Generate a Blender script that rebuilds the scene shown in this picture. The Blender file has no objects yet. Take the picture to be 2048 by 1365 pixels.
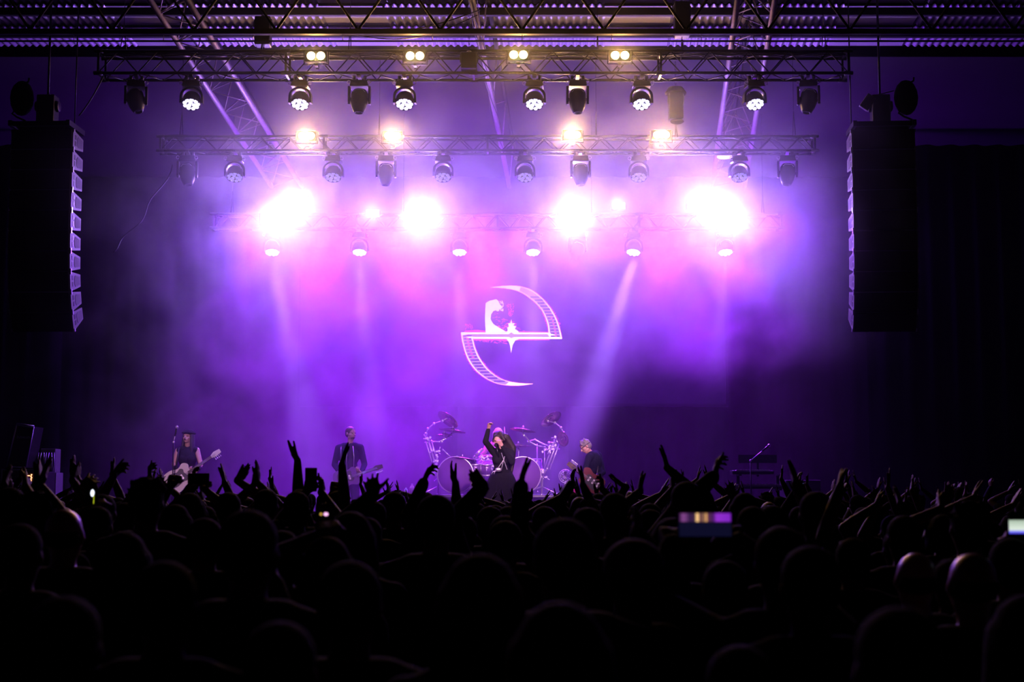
import bpy, bmesh, math, random
import numpy as np
from mathutils import Vector, Matrix, Quaternion
from mathutils import noise as mnoise
random.seed(7)
S = bpy.context.scene
COL = S.collection
PI = math.pi

# ------------------------------------------------------------------ camera
F = 50.0 / 36.0 * 2048.0
CAM = Vector((0, 0, 1.8))
TILT = math.atan((975 - 682.5) / F)
cd = bpy.data.cameras.new('camera')
cam = bpy.data.objects.new('camera', cd)
COL.objects.link(cam)
cam.location = CAM
cam.rotation_euler = (PI / 2 + TILT, 0, 0)
cd.lens = 50; cd.sensor_width = 36
cd.clip_start = 0.05; cd.clip_end = 200
cd.dof.use_dof = True; cd.dof.focus_distance = 24.5; cd.dof.aperture_fstop = 3.2
S.camera = cam
FW = Vector((0, math.cos(TILT), math.sin(TILT)))
UP = Vector((0, -math.sin(TILT), math.cos(TILT)))

def P(px, py, Y):
    """world point at depth plane y=Y seen at photo pixel (px,py)"""
    d = FW + Vector((1, 0, 0)) * ((px - 1024) / F) + UP * ((682.5 - py) / F)
    return CAM + d * (Y / d.y)

# ------------------------------------------------------------------ view and world
S.view_settings.view_transform = 'Standard'
S.view_settings.look = 'None'
S.view_settings.exposure = 0.0
S.view_settings.gamma = 1.0
S.view_settings.use_curve_mapping = False
w = bpy.data.worlds.new('world'); S.world = w; w.use_nodes = True
w.node_tree.nodes['Background'].inputs[0].default_value = (0.25, 0.12, 1.0, 1)
w.node_tree.nodes['Background'].inputs[1].default_value = 0.0003
cy = S.cycles
cy.max_bounces = 3; cy.diffuse_bounces = 1; cy.glossy_bounces = 1; cy.transmission_bounces = 2
cy.transparent_max_bounces = 8; cy.volume_bounces = 0
cy.volume_max_steps = 128
cy.use_denoising = True
cy.sample_clamp_direct = 0.0
cy.sample_clamp_indirect = 4.0
cy.caustics_reflective = False; cy.caustics_refractive = False
cy.light_sampling_threshold = 0.02

def spot(name, loc, target, energy, color, angle, blend=0.4, radius=0.06):
    l = bpy.data.lights.new(name, 'SPOT')
    l.energy = energy; l.color = color; l.spot_size = math.radians(angle); l.spot_blend = blend
    l.shadow_soft_size = radius
    o = bpy.data.objects.new(name, l); COL.objects.link(o)
    o.location = loc
    o.rotation_euler = (Vector(target) - Vector(loc)).to_track_quat('-Z', 'Y').to_euler()
    return o

def point(name, loc, energy, color, radius=0.1):
    l = bpy.data.lights.new(name, 'POINT')
    l.energy = energy; l.color = color; l.shadow_soft_size = radius
    o = bpy.data.objects.new(name, l); COL.objects.link(o); o.location = loc
    return o

Y1, Y2, Y3 = 23.0, 25.7, 28.6          # the three lighting trusses
PURPLE = (0.50, 0.10, 1.0)
VIOLET = (0.62, 0.28, 1.0)
BLUE = (0.22, 0.13, 1.0)
WARM = (1.0, 0.50, 0.16)
# big purple strobes on the rear truss, pointing at the audience: (px, py, power)
STROBES = [(545, 436, 1900), (592, 402, 1100), (745, 426, 350), (842, 434, 2300),
           (1140, 436, 2400), (1237, 412, 380), (1400, 408, 1200), (1452, 438, 2100)]
for px, py, e in STROBES:
    p = P(px, py, Y3 - 0.45)
    s = spot('strobe_lamp', p, p + Vector((0, -1, -0.25)), e * 0.28, (0.45, 0.265, 1.0), 178, 1.0, 0.16)
# added purple fill points behind the rear truss, no fixtures, brightening the haze
for px, py, e in [(480, 462, 190), (560, 478, 250), (640, 470, 300), (720, 480, 320), (800, 470, 300), (880, 480, 280), (960, 470, 240), (1050, 480, 220), (1130, 470, 230), (1220, 478, 230), (1310, 470, 280), (1400, 480, 300), (1490, 466, 260), (1560, 455, 160)]:
    point('haze_fill_lamp', P(px, py, Y3 + 0.5), e * 1.0, (0.225, 0.012, 1.0), 0.35)
# added purple spots without fixtures, aimed down to brighten the lower haze
for px, ax, e in [(500, 520, 500), (640, 660, 1300), (800, 820, 1500), (960, 950, 1300), (1130, 1100, 500), (1330, 1340, 900), (1460, 1500, 1100)]:
    spot('down_fill_lamp', P(px, 470, Y3 - 1.2), P(ax, 1000, Y3 - 2.2), e * 4.2, (0.29, 0.004, 1.0), 90, 1.0, 0.2)

# wash heads: (px, py of the lens face, aim px, aim py)
WASH1 = [(382, 215, 392, 420), (600, 215, 606, 420), (809, 215, 806, 420), (1069, 214, 1060, 420), (1283, 213, 1290, 420), (1510, 210, 1512, 400)]
WASH2 = [(469, 356), (666, 359), (886, 357), (1050, 355), (1278, 354), (1479, 352)]
WASH3 = [(544, 503, 600, 780), (719, 504, 735, 800), (919, 504, 922, 800), (1066, 504, 1068, 800), (1268, 503, 1195, 760), (1451, 504, 1430, 760)]
E1 = [500, 420, 520, 620, 240, 160]
for (px, py, ax, ay), e in zip(WASH1, E1):
    p = P(px, py + 2, Y1 - 0.02)
    spot('wash_lamp', p + Vector((0, -0.09, -0.09)), P(ax, ay, Y1 + 0.4), e * 8.0, BLUE, 15, 0.4, 0.11)
E3 = [900, 700, 520, 800, 1300, 300]
for (px, py, ax, ay), e in zip(WASH3, E3):
    p = P(px, py + 2, Y3 - 0.02)
    spot('wash_lamp', p + Vector((0, -0.07, -0.10)), P(ax, ay, Y3 - 0.6), e * 20.0, (0.36, 0.18, 1.0), 14, 0.5, 0.10)
spot('profile_lamp', P(1156, 519, Y3 - 0.1), P(1095, 640, Y3 - 0.4), 2500, (0.9, 0.3, 1.0), 11, 0.5, 0.05)
BLIND = [(632, 112, Y1), (830, 112, Y1), (1037, 110, Y1), (1240, 111, Y1), (613, 272, Y2), (785, 272, Y2), (1145, 270, Y2), (1323, 270, Y2)]
BLE = [110, 90, 160, 100, 80, 50, 80, 90]
for (px, py, Y), e in zip(BLIND, BLE):
    spot('blinder_lamp', P(px, py, Y - 0.55), P(px, py, Y - 0.55) + Vector((0, -1, -0.1)), e * 2.2, WARM, 178, 1.0, 0.08)

# unseen front spots over the audience, added to brighten the band
for lx, px, py, Yt, e, ang in [(-5, 1000, 935, 23.4, 260, 5.5), (4, 1000, 916, 26.4, 450, 10), (-6, 376, 930, 24.3, 150, 6), (-2, 700, 930, 24.9, 110, 6), (6, 1180, 930, 24.2, 150, 6)]:
    spot('front_fill_lamp', (lx, 6.0, 9.0), P(px, py, Yt), e * 45, (1.0, 0.5, 0.85), ang, 0.6, 0.1)

# ------------------------------------------------------------------ materials
def NT(m):
    return m.node_tree.nodes, m.node_tree.links
def mat(name, col, rough=0.6, metal=0.0, bump=0.0, bscale=40.0, var=0.0, emit=None, estr=0.0, spec=0.5):
    m = bpy.data.materials.new(name); m.use_nodes = True
    n, l = NT(m); b = n['Principled BSDF']
    b.inputs['Base Color'].default_value = (*col, 1); b.inputs['Roughness'].default_value = rough
    b.inputs['Metallic'].default_value = metal
    b.inputs['Specular IOR Level'].default_value = spec
    if emit:
        b.inputs['Emission Color'].default_value = (*emit, 1); b.inputs['Emission Strength'].default_value = estr
    if bump or var:
        tc = n.new('ShaderNodeTexCoord'); nz = n.new('ShaderNodeTexNoise'); nz.inputs['Scale'].default_value = bscale
        nz.inputs['Detail'].default_value = 3
        l.new(tc.outputs['Object'], nz.inputs['Vector'])
        if var:
            mx = n.new('ShaderNodeMix'); mx.data_type = 'RGBA'
            mx.inputs[6].default_value = (*[c * (1 - var) for c in col], 1)
            mx.inputs[7].default_value = (*[min(1, c * (1 + var)) for c in col], 1)
            l.new(nz.outputs[0], mx.inputs[0]); l.new(mx.outputs[2], b.inputs['Base Color'])
        if bump:
            bp = n.new('ShaderNodeBump'); bp.inputs['Strength'].default_value = bump; bp.inputs['Distance'].default_value = 0.01
            l.new(nz.outputs[0], bp.inputs['Height']); l.new(bp.outputs[0], b.inputs['Normal'])
    return m
# ------------------------------------------------------------------ materials used by the things
M_BLACK = mat('black_paint', (0.018, 0.018, 0.02), 0.45, bump=0.1)
M_BLACKM = mat('black_metal', (0.02, 0.02, 0.022), 0.35, 0.6, bump=0.05)
M_CASE = mat('moulded_black_plastic', (0.012, 0.012, 0.014), 0.4, bump=0.15, bscale=120)
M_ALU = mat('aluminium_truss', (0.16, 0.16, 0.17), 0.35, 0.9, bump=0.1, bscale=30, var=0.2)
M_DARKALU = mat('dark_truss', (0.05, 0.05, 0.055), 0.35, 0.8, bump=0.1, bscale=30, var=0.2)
M_STEEL = mat('painted_roof_steel', (0.015, 0.013, 0.015), 0.7, 0.0, bump=0.15, var=0.3)
M_TUBE = mat('worn_roof_tube', (0.42, 0.36, 0.36), 0.5, 0.3, bump=0.3, bscale=14, var=0.35)
M_CHROME = mat('chrome', (0.75, 0.75, 0.78), 0.34, 0.75, var=0.05)
M_BRASS = mat('cymbal_bronze', (0.55, 0.42, 0.25), 0.25, 1.0, bump=0.2, bscale=60, var=0.15)
M_CABLE = mat('black_cable', (0.015, 0.015, 0.016), 0.5, var=0.2)
M_CABGREY = mat('loudspeaker_grey', (0.17, 0.165, 0.18), 0.55, bump=0.2, bscale=90, var=0.15)
M_GRILLE = mat('black_grille', (0.006, 0.006, 0.007), 0.7, bump=0.5, bscale=300)
M_SKIN = mat('skin', (0.50, 0.30, 0.23), 0.5, var=0.12, bscale=8)
M_SKIN2 = mat('deeper_skin', (0.30, 0.17, 0.12), 0.5, var=0.12, bscale=8)
M_CHAIR = [mat('crowd_shaded_dark_hair', (0.004, 0.003, 0.003), 0.85, bump=0.8, bscale=90, var=0.4, spec=0.03), mat('crowd_shaded_brown_hair', (0.008, 0.005, 0.004), 0.85, bump=0.8, bscale=90, var=0.4, spec=0.04), mat('crowd_shaded_fair_hair', (0.10, 0.07, 0.05), 0.6, bump=0.8, bscale=90, var=0.3, spec=0.2)]  # the crowd's shade is put into the hair colour, keeping heads as silhouettes
M_CSKIN = [mat('crowd_shaded_skin', (0.11, 0.06, 0.045), 0.6, var=0.12, bscale=8, spec=0.25), mat('crowd_shaded_deep_skin', (0.06, 0.033, 0.025), 0.6, var=0.12, bscale=8, spec=0.25)]  # skin colour darkened so the unlit backs and arms stay dim
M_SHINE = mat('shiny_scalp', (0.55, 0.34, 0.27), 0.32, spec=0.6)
M_HAIRD = mat('dark_hair', (0.02, 0.014, 0.012), 0.45, bump=0.8, bscale=90, var=0.4)
M_HAIRB = mat('brown_hair', (0.07, 0.04, 0.025), 0.45, bump=0.8, bscale=90, var=0.4)
M_HAIRL = mat('blond_hair', (0.55, 0.42, 0.30), 0.45, bump=0.8, bscale=90, var=0.3)
M_HAIRG = mat('grey_hair', (0.2, 0.19, 0.19), 0.5, bump=0.8, bscale=90, var=0.3)
M_CLOTH = [mat('black_cotton', (0.012, 0.012, 0.014), 0.9, bump=0.4, bscale=60, var=0.2, spec=0.06),
           mat('navy_cotton', (0.012, 0.014, 0.03), 0.9, bump=0.4, bscale=60, var=0.2, spec=0.06),
           mat('charcoal_jersey', (0.03, 0.03, 0.032), 0.9, bump=0.4, bscale=60, var=0.2, spec=0.06),
           mat('maroon_jersey', (0.04, 0.01, 0.014), 0.9, bump=0.4, bscale=60, var=0.2, spec=0.06)]
M_DENIM = mat('dark_denim', (0.014, 0.018, 0.03), 0.85, bump=0.4, bscale=80, var=0.2, spec=0.2)
M_WHITE = mat('white_lacquer', (0.72, 0.70, 0.68), 0.2, var=0.04)
M_DRUM = mat('violet_drum_shell', (0.22, 0.10, 0.35), 0.2, 0.3, var=0.2)
M_SKINHEAD = mat('drum_head_film', (0.14, 0.06, 0.22), 0.6, var=0.08, spec=0.2)
M_RED = mat('red_plastic', (0.6, 0.02, 0.04), 0.35, var=0.1)
M_BOTTLE = mat('clear_bottle_plastic', (0.65, 0.62, 0.7), 0.15, var=0.05)
M_EYE = mat('eye', (0.03, 0.02, 0.02), 0.2)
M_LIP = mat('lips', (0.32, 0.08, 0.09), 0.4)
M_LENS_ON = mat('lit_blue_white_lens', (0.3, 0.3, 0.5), 0.2, emit=(0.62, 0.55, 1.0), estr=3.5)
M_LENS_FAR = mat('lit_pale_lens', (0.3, 0.3, 0.5), 0.2, emit=(0.9, 0.72, 1.0), estr=4)
M_LENS_DIM = mat('dim_blue_lens', (0.3, 0.3, 0.5), 0.2, emit=(0.42, 0.35, 1.0), estr=0.6)
M_LENS_OFF = mat('dark_glass_lens', (0.03, 0.03, 0.05), 0.08)
M_WARMLAMP = mat('warm_blinder_lamp', (0.8, 0.7, 0.5), 0.3, emit=(1.0, 0.66, 0.28), estr=30)
M_STROBE = mat('violet_strobe_led', (0.8, 0.7, 0.9), 0.3, emit=(0.8, 0.5, 1.0), estr=14)

def ry(f):
    return f

class MB:
    """collects primitives, builds ONE mesh object"""
    def __init__(s): s.v = []; s.f = []; s.sm = []
    def add(s, vs, fs, smooth=False):
        o = len(s.v); s.v += [tuple(v) for v in vs]
        s.f += [tuple(i + o for i in f) for f in fs]; s.sm += [smooth] * len(fs)
    def box(s, c, d, R=None, taper=1.0):
        c = Vector(c); hx, hy, hz = d[0] / 2, d[1] / 2, d[2] / 2
        vs = []
        for z, t in ((-hz, 1.0), (hz, taper)):
            for x, y in ((-hx, -hy), (hx, -hy), (hx, hy), (-hx, hy)):
                p = Vector((x * t, y * t, z))
                vs.append(c + (R @ p if R else p))
        s.add(vs, [(3, 2, 1, 0), (4, 5, 6, 7), (0, 1, 5, 4), (1, 2, 6, 5), (2, 3, 7, 6), (3, 0, 4, 7)])
    def tube(s, a, b, r, r2=None, n=8, cap=True):
        a = Vector(a); b = Vector(b); r2 = r if r2 is None else r2
        d = (b - a)
        if d.length < 1e-6: return
        q = d.to_track_quat('Z', 'Y')
        vs = []
        for p, rr in ((a, r), (b, r2)):
            for i in range(n):
                t = 2 * PI * i / n
                vs.append(p + q @ Vector((rr * math.cos(t), rr * math.sin(t), 0)))
        fs = [(i, (i + 1) % n, n + (i + 1) % n, n + i) for i in range(n)]
        if cap: fs += [tuple(range(n - 1, -1, -1)), tuple(range(n, 2 * n))]
        s.add(vs, fs, True)
    def path(s, pts, r, n=6):
        pts = [Vector(p) for p in pts]
        vs = []; up = None
        for i, p in enumerate(pts):
            t = (pts[min(i + 1, len(pts) - 1)] - pts[max(i - 1, 0)]).normalized()
            if up is None:
                up = t.orthogonal().normalized()
            up = (up - t * up.dot(t)); up = up.normalized() if up.length > 1e-6 else t.orthogonal().normalized()
            w_ = t.cross(up)
            rr = r[i] if isinstance(r, (list, tuple)) else r
            for k in range(n):
                a = 2 * PI * k / n
                vs.append(p + (up * math.cos(a) + w_ * math.sin(a)) * rr)
        fs = []
        for i in range(len(pts) - 1):
            for k in range(n):
                fs.append((i * n + k, i * n + (k + 1) % n, (i + 1) * n + (k + 1) % n, (i + 1) * n + k))
        fs += [tuple(range(n - 1, -1, -1)), tuple(range((len(pts) - 1) * n, len(pts) * n))]
        s.add(vs, fs, True)
    def lathe(s, prof, c=(0, 0, 0), R=None, n=24):
        c = Vector(c); vs = []; m = len(prof)
        for r, z in prof:
            for i in range(n):
                a = 2 * PI * i / n
                p = Vector((r * math.cos(a), r * math.sin(a), z)); vs.append(c + (R @ p if R else p))
        fs = [(j * n + i, j * n + (i + 1) % n, (j + 1) * n + (i + 1) % n, (j + 1) * n + i) for j in range(m - 1) for i in range(n)]
        closed = prof[0] == prof[-1]
        if prof[0][0] > 1e-4 and not closed: fs.append(tuple(range(n - 1, -1, -1)))
        if prof[-1][0] > 1e-4 and not closed: fs.append(tuple(range((m - 1) * n, m * n)))
        s.add(vs, fs, True)
    def ball(s, c, rad, R=None, n=12):
        c = Vector(c); rad = rad if isinstance(rad, (tuple, list)) else (rad,) * 3
        m = max(6, n // 2 + 2); vs = []; fs = []
        for j in range(1, m):
            th = PI * j / m
            for i in range(n):
                a = 2 * PI * i / n
                p = Vector((rad[0] * math.sin(th) * math.cos(a), rad[1] * math.sin(th) * math.sin(a), rad[2] * math.cos(th)))
                vs.append(c + (R @ p if R else p))
        t = len(vs); p = Vector((0, 0, rad[2])); vs.append(c + (R @ p if R else p)); vs.append(c - (R @ p if R else p))
        for j in range(m - 2):
            for i in range(n):
                fs.append((j * n + i, (j + 1) * n + i, (j + 1) * n + (i + 1) % n, j * n + (i + 1) % n))
        for i in range(n):
            fs.append((t, i, (i + 1) % n)); fs.append((t + 1, (m - 2) * n + (i + 1) % n, (m - 2) * n + i))
        s.add(vs, fs, True)
    def cone(s, a, b, ra, rb, n=10):
        """rounded cone: balls at both ends plus a tapered tube"""
        s.ball(a, ra, n=n); s.ball(b, rb, n=n); s.tube(a, b, ra, rb, n=n)
    def prism(s, outline, d, R=None, c=(0, 0, 0)):
        """outline in the local xz plane, thickness d along local y (centred)"""
        c = Vector(c); n = len(outline); vs = []
        for y in (-d / 2, d / 2):
            for x, z in outline:
                p = Vector((x, y, z)); vs.append(c + (R @ p if R else p))
        fs = [tuple(range(n)), tuple(range(2 * n - 1, n - 1, -1))]
        fs += [(i, n + i, n + (i + 1) % n, (i + 1) % n) for i in range(n)]
        s.add(vs, fs)
    def mesh(s, name):
        me = bpy.data.meshes.new(name); me.from_pydata(s.v, [], s.f)
        me.polygons.foreach_set('use_smooth', s.sm); me.update()
        return me
    def build(s, name, m=None, parent=None, loc=None, bevel=0, fix=False):
        me = s.mesh(name)
        if fix:
            b = bmesh.new(); b.from_mesh(me); bmesh.ops.recalc_face_normals(b, faces=b.faces); b.to_mesh(me); b.free()
        if m: me.materials.append(m)
        o = bpy.data.objects.new(name, me); COL.objects.link(o)
        if loc: o.location = loc
        if parent: o.parent = parent
        if bevel:
            md = o.modifiers.new('bevel', 'BEVEL'); md.width = bevel; md.segments = 2; md.limit_method = 'ANGLE'
        return o

def tag(o, label, cat, group=None, kind=None):
    if label: o['label'] = label
    if cat: o['category'] = cat
    if group: o['group'] = group
    if kind: o['kind'] = kind
    return o
def empty(name, loc, label=None, cat=None, group=None, rot=None):
    o = bpy.data.objects.new(name, None); COL.objects.link(o); o.location = loc
    o.empty_display_size = 0.1
    if rot: o.rotation_euler = rot
    return tag(o, label, cat, group)
KIDS = {}
def kids(o):
    return [c for c in bpy.data.objects if c.parent is o]
def copy_tree(o, parent=None):
    c = o.copy(); COL.objects.link(c)
    if parent: c.parent = parent
    for ch in kids(o): copy_tree(ch, c)
    return c
def struct(o):
    o['kind'] = 'structure'; return o
def remeshed(mb, voxel, smooth=4, name='m'):
    """union of all primitives of mb as one continuous surface"""
    me = mb.mesh('tmp'); o = bpy.data.objects.new('tmp', me); COL.objects.link(o)
    md = o.modifiers.new('r', 'REMESH'); md.mode = 'VOXEL'; md.voxel_size = voxel; md.use_smooth_shade = True
    if smooth:
        ms = o.modifiers.new('s', 'SMOOTH'); ms.factor = 0.5; ms.iterations = smooth
    dg = bpy.context.evaluated_depsgraph_get(); dg.update()
    ev = o.evaluated_get(dg)
    r = bpy.data.meshes.new_from_object(ev); r.name = name
    bpy.data.objects.remove(o); bpy.data.meshes.remove(me)
    return r
def arrays(me):
    v = np.empty(len(me.vertices) * 3, np.float32); me.vertices.foreach_get('co', v)
    nl = len(me.loops); li = np.empty(nl, np.int32); me.loops.foreach_get('vertex_index', li)
    ls = np.empty(len(me.polygons), np.int32); me.polygons.foreach_get('loop_start', ls)
    return v.reshape(-1, 3), li, ls
def merge_meshes(name, items):
    """items: (mesh arrays, material index); returns one mesh"""
    vs = []; ls = []; st = []; mi = []; ov = 0; ol = 0
    for (v, li, lst), m in items:
        vs.append(v); ls.append(li + ov); st.append(lst + ol); mi.append(np.full(len(lst), m, np.int32)); ov += len(v); ol += len(li)
    v = np.concatenate(vs).astype(np.float32); li = np.concatenate(ls).astype(np.int32)
    s_ = np.concatenate(st).astype(np.int32); mi = np.concatenate(mi)
    me = bpy.data.meshes.new(name)
    me.vertices.add(len(v)); me.vertices.foreach_set('co', v.ravel())
    me.loops.add(len(li)); me.loops.foreach_set('vertex_index', li)
    me.polygons.add(len(s_)); me.polygons.foreach_set('loop_start', s_)
    me.polygons.foreach_set('material_index', mi)
    me.polygons.foreach_set('use_smooth', np.ones(len(s_), bool))
    me.update(calc_edges=True); me.validate()
    return me
def lerp(a, b, t): return a + (b - a) * t
# ------------------------------------------------------------------ the hall
def corrugated(name, x0, x1, ya, yb, zf, pitch, amp, m, parent=None):
    """corrugated sheet between depths ya..yb, ridges running away from the camera; zf(x,y) gives its height"""
    n = int((x1 - x0) / pitch * 6); vs = []; fs = []
    for j, y in enumerate((ya, yb)):
        for i in range(n + 1):
            x = lerp(x0, x1, i / n)
            vs.append((x + (y - 23) * SKEW, y, zf(y) + amp * math.sin(2 * PI * (x / pitch))))
    for i in range(n): fs.append((i, i + 1, n + 2 + i, n + 1 + i))
    b = MB(); b.add(vs, fs, True)
    o = b.build(name, m, parent)
    md = o.modifiers.new('t', 'SOLIDIFY'); md.thickness = 0.004
    return o
SKEW = 0.062                       # the hall runs a few degrees off the stage axis
def roofz(y): return 1.8 + 10.55 - 0.1 * y
M_SHEET = mat('galvanised_roof_sheet', (0.62, 0.60, 0.66), 0.4, 0.25, bump=0.15, bscale=10, var=0.25)
M_PANEL = mat('translucent_roof_panel', (0.78, 0.75, 0.8), 0.6, bump=0.05, var=0.08)
M_WALLM = bpy.data.materials.new('painted_block_wall'); M_WALLM.use_nodes = True
def _wall():
    n, l = NT(M_WALLM); b = n['Principled BSDF']; b.inputs['Roughness'].default_value = 0.85
    tc = n.new('ShaderNodeTexCoord'); mp = n.new('ShaderNodeMapping'); mp.inputs['Rotation'].default_value = (PI / 2, 0, 0)
    br = n.new('ShaderNodeTexBrick'); br.inputs['Scale'].default_value = 1.0
    br.inputs['Brick Width'].default_value = 0.45; br.inputs['Row Height'].default_value = 0.2; br.inputs['Mortar Size'].default_value = 0.008
    br.inputs['Color1'].default_value = (0.11, 0.10, 0.11, 1); br.inputs['Color2'].default_value = (0.13, 0.12, 0.125, 1)
    br.inputs['Mortar'].default_value = (0.07, 0.065, 0.07, 1)
    l.new(tc.outputs['Object'], mp.inputs['Vector']); l.new(mp.outputs[0], br.inputs['Vector'])
    l.new(br.outputs['Color'], b.inputs['Base Color'])
    bp = n.new('ShaderNodeBump'); bp.inputs['Strength'].default_value = 0.4; bp.inputs['Distance'].default_value = 0.01
    l.new(br.outputs['Fac'], bp.inputs['Height']); bp.invert = True; l.new(bp.outputs[0], b.inputs['Normal'])
_wall()
M_FLOOR = mat('dark_concrete', (0.03, 0.03, 0.032), 0.7, bump=0.3, bscale=3, var=0.3)
M_DECK = mat('black_stage_ply', (0.02, 0.02, 0.022), 0.5, bump=0.2, bscale=20, var=0.25)
M_DRAPE = mat('black_serge_drape', (0.005, 0.005, 0.006), 0.95, bump=0.3, bscale=30, spec=0.02)

b = MB(); b.box((0, 15.0, -0.05), (44, 40, 0.1)); struct(b.build('floor', M_FLOOR))
b = MB(); b.box((0, 33.6, 4.6), (44, 0.2, 9.4)); struct(b.build('wall_back', M_WALLM))
b = MB(); b.box((-19, 14.3, 5), (0.2, 38.4, 10)); struct(b.build('wall_left', M_WALLM))
b = MB(); b.box((19, 14.3, 5), (0.2, 38.4, 10)); struct(b.build('wall_right', M_WALLM))

# roof: every visible sheet and clear panel is its own course between two purlins
ceil = empty('ceiling', (0, 0, 0)); struct(ceil)
PITCH = 0.9
cols = [(-13.0, -7.0, 'p'), (-7.0, -5.95, 's'), (-5.95, -3.35, 'p'), (-3.35, -2.25, 's'), (-2.25, 1.55, 'p'), (1.55, 2.7, 's'), (2.7, 5.65, 'p'), (5.65, 7.0, 's'), (7.0, 14.0, 'p')]
ys = [19.1 + PITCH * i for i in range(17)]
b = MB()
for k, (x0, x1, t) in enumerate(cols):
    for y in ys:
        if y > 25.3: continue
        # overlapping courses: the front end of each sheet lies a little lower than the one before it
        zf = lambda q, y=y: roofz(y) - 0.1 * (q - y) + 0.05 * (q - y) / PITCH
        if t == 'p':
            n = int((x1 - x0) / 0.13 * 6); vs = []; fs = []
            for yy in (y - 0.06, y + PITCH):
                for i in range(n + 1):
                    x = lerp(x0, x1, i / n)
                    vs.append((x + (yy - 23) * SKEW, yy, zf(yy) + 0.022 * math.sin(2 * PI * x / 0.13)))
            for i in range(n): fs.append((i, i + 1, n + 2 + i, n + 1 + i))
            b.add(vs, fs, True)
o = b.build('roof_sheets', M_SHEET, ceil)
b = MB()
for x0, x1, t in cols:
    if t != 's': continue
    for y in ys:
        if y > 25.3: continue
        z0, z1 = roofz(y), roofz(y + PITCH) + 0.05
        s0, s1 = (y - 23) * SKEW, (y + PITCH - 23) * SKEW
        b.add([(x0 + s0, y, z0), (x1 + s0, y, z0), (x1 + s1, y + PITCH, z1), (x0 + s1, y + PITCH, z1),
               (x0 + s0, y, z0 + .01), (x1 + s0, y, z0 + .01), (x1 + s1, y + PITCH, z1 + .01), (x0 + s1, y + PITCH, z1 + .01)],
              [(0, 1, 2, 3), (7, 6, 5, 4), (0, 4, 5, 1), (2, 6, 7, 3)])
b.build('clear_panels', M_PANEL, ceil)
b = MB()
for y in ys:
    if y > 25.3: continue
    z = roofz(y) - 0.10
    b.box((0, y - 0.02, z), (30, 0.012, 0.12)); b.box((0, y + 0.02, z - 0.06), (30, 0.09, 0.012)); b.box((0, y + 0.02, z + 0.06), (30, 0.09, 0.012))
b.build('purlins', M_STEEL, ceil)
b = MB(); b.box((0, 29.5, roofz(29.5) - 0.02), (30, 7.6, 0.02), Matrix.Rotation(-math.atan(0.1), 3, 'X')); b.build('dimmed_rear_roof', mat('dimmed_roof_sheet', (0.035, 0.033, 0.036), 0.85, bump=0.2, bscale=3, var=0.15), ceil)  # flat dark sheet added so the rear roof stays dim, without ridges
# outer skin above the sheets
b = MB(); b.box((0, 14, roofz(14) + 0.28), (44, 42, 0.04), Matrix.Rotation(-math.atan(0.1), 3, 'X')); b.build('outer_skin', M_STEEL, ceil)

# ------------------------------------------------------------------ roof girders
def lattice_beam(a0, b0, a1, b1, top, label, single=False, r=0.05, step=0.95):
    """triangular roof girder: two lower tubes a, b, one upper chord, lacing between them"""
    a0, b0, a1, b1 = map(Vector, (a0, b0, a1, b1))
    t = empty('roof_girder', (a0 + b0) / 2, label, 'roof girder', 'sloping tubular roof girders')
    inv = -(a0 + b0) / 2
    t0 = (a0 + b0) / 2 + Vector((0, 0, top)); t1 = (a1 + b1) / 2 + Vector((0, 0, top))
    def part(name, fn, m):
        q = MB(); fn(q); q.v = [tuple(Vector(v) + inv) for v in q.v]; return q.build(name, m, t)
    chords = [(a0, a1), (b0, b1)] if not single else [(a0, a1)]
    for p, q_ in chords: part('lower_tube', lambda q, p=p, q_=q_: q.tube(p, q_, r, n=12), M_TUBE)
    part('upper_tube', lambda q: q.tube(t0, t1, r * 0.8, n=8), M_STEEL)
    L = (a1 - a0).length; n = int(L / step)
    def lace(q):
        for i in range(n):
            f0, f1, fm = i / n, (i + 1) / n, (i + 0.5) / n
            if not single:
                q.tube(a0.lerp(a1, f0), b0.lerp(b1, fm), 0.011, n=6); q.tube(b0.lerp(b1, fm), a0.lerp(a1, f1), 0.011, n=6)
            for u0, u1 in chords:
                q.tube(u0.lerp(u1, f0), t0.lerp(t1, fm), 0.012, n=6); q.tube(t0.lerp(t1, fm), u0.lerp(u1, f1), 0.012, n=6)
    part('lacing', lace, M_TUBE)
    return t
def ext(pa, pb, k):       # extend a->b backwards past a
    return pa + (pa - pb) * k
for (x0, x1, x2, x3, lab) in [(300, 375, 515, 577, 'sloping twin-tube roof girder crossing behind the left side of the rig'),
                              (1475, 1550, 1430, 1496, 'sloping twin-tube roof girder crossing behind the right side of the rig')]:
    A0, B0, A1, B1 = P(x0, 0, 22.3), P(x1, 0, 22.3), P(x2, 330, 29.6), P(x3, 330, 29.6)
    lattice_beam(ext(A0, A1, 0.35), ext(B0, B1, 0.35), ext(A1, A0, 0.18), ext(B1, B0, 0.18), 0.62, lab)
A0, A1 = P(945, 0, 22.3), P(1010, 330, 29.6)
B0, B1 = P(985, -10, 22.3), P(1040, 322, 29.6)
lattice_beam(ext(A0, A1, 0.35), ext(B0, B1, 0.35), ext(A1, A0, 0.18), ext(B1, B0, 0.18), 0.5, 'single worn roof tube with cables, sloping behind the middle of the rig', single=True, step=2.2)
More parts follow.
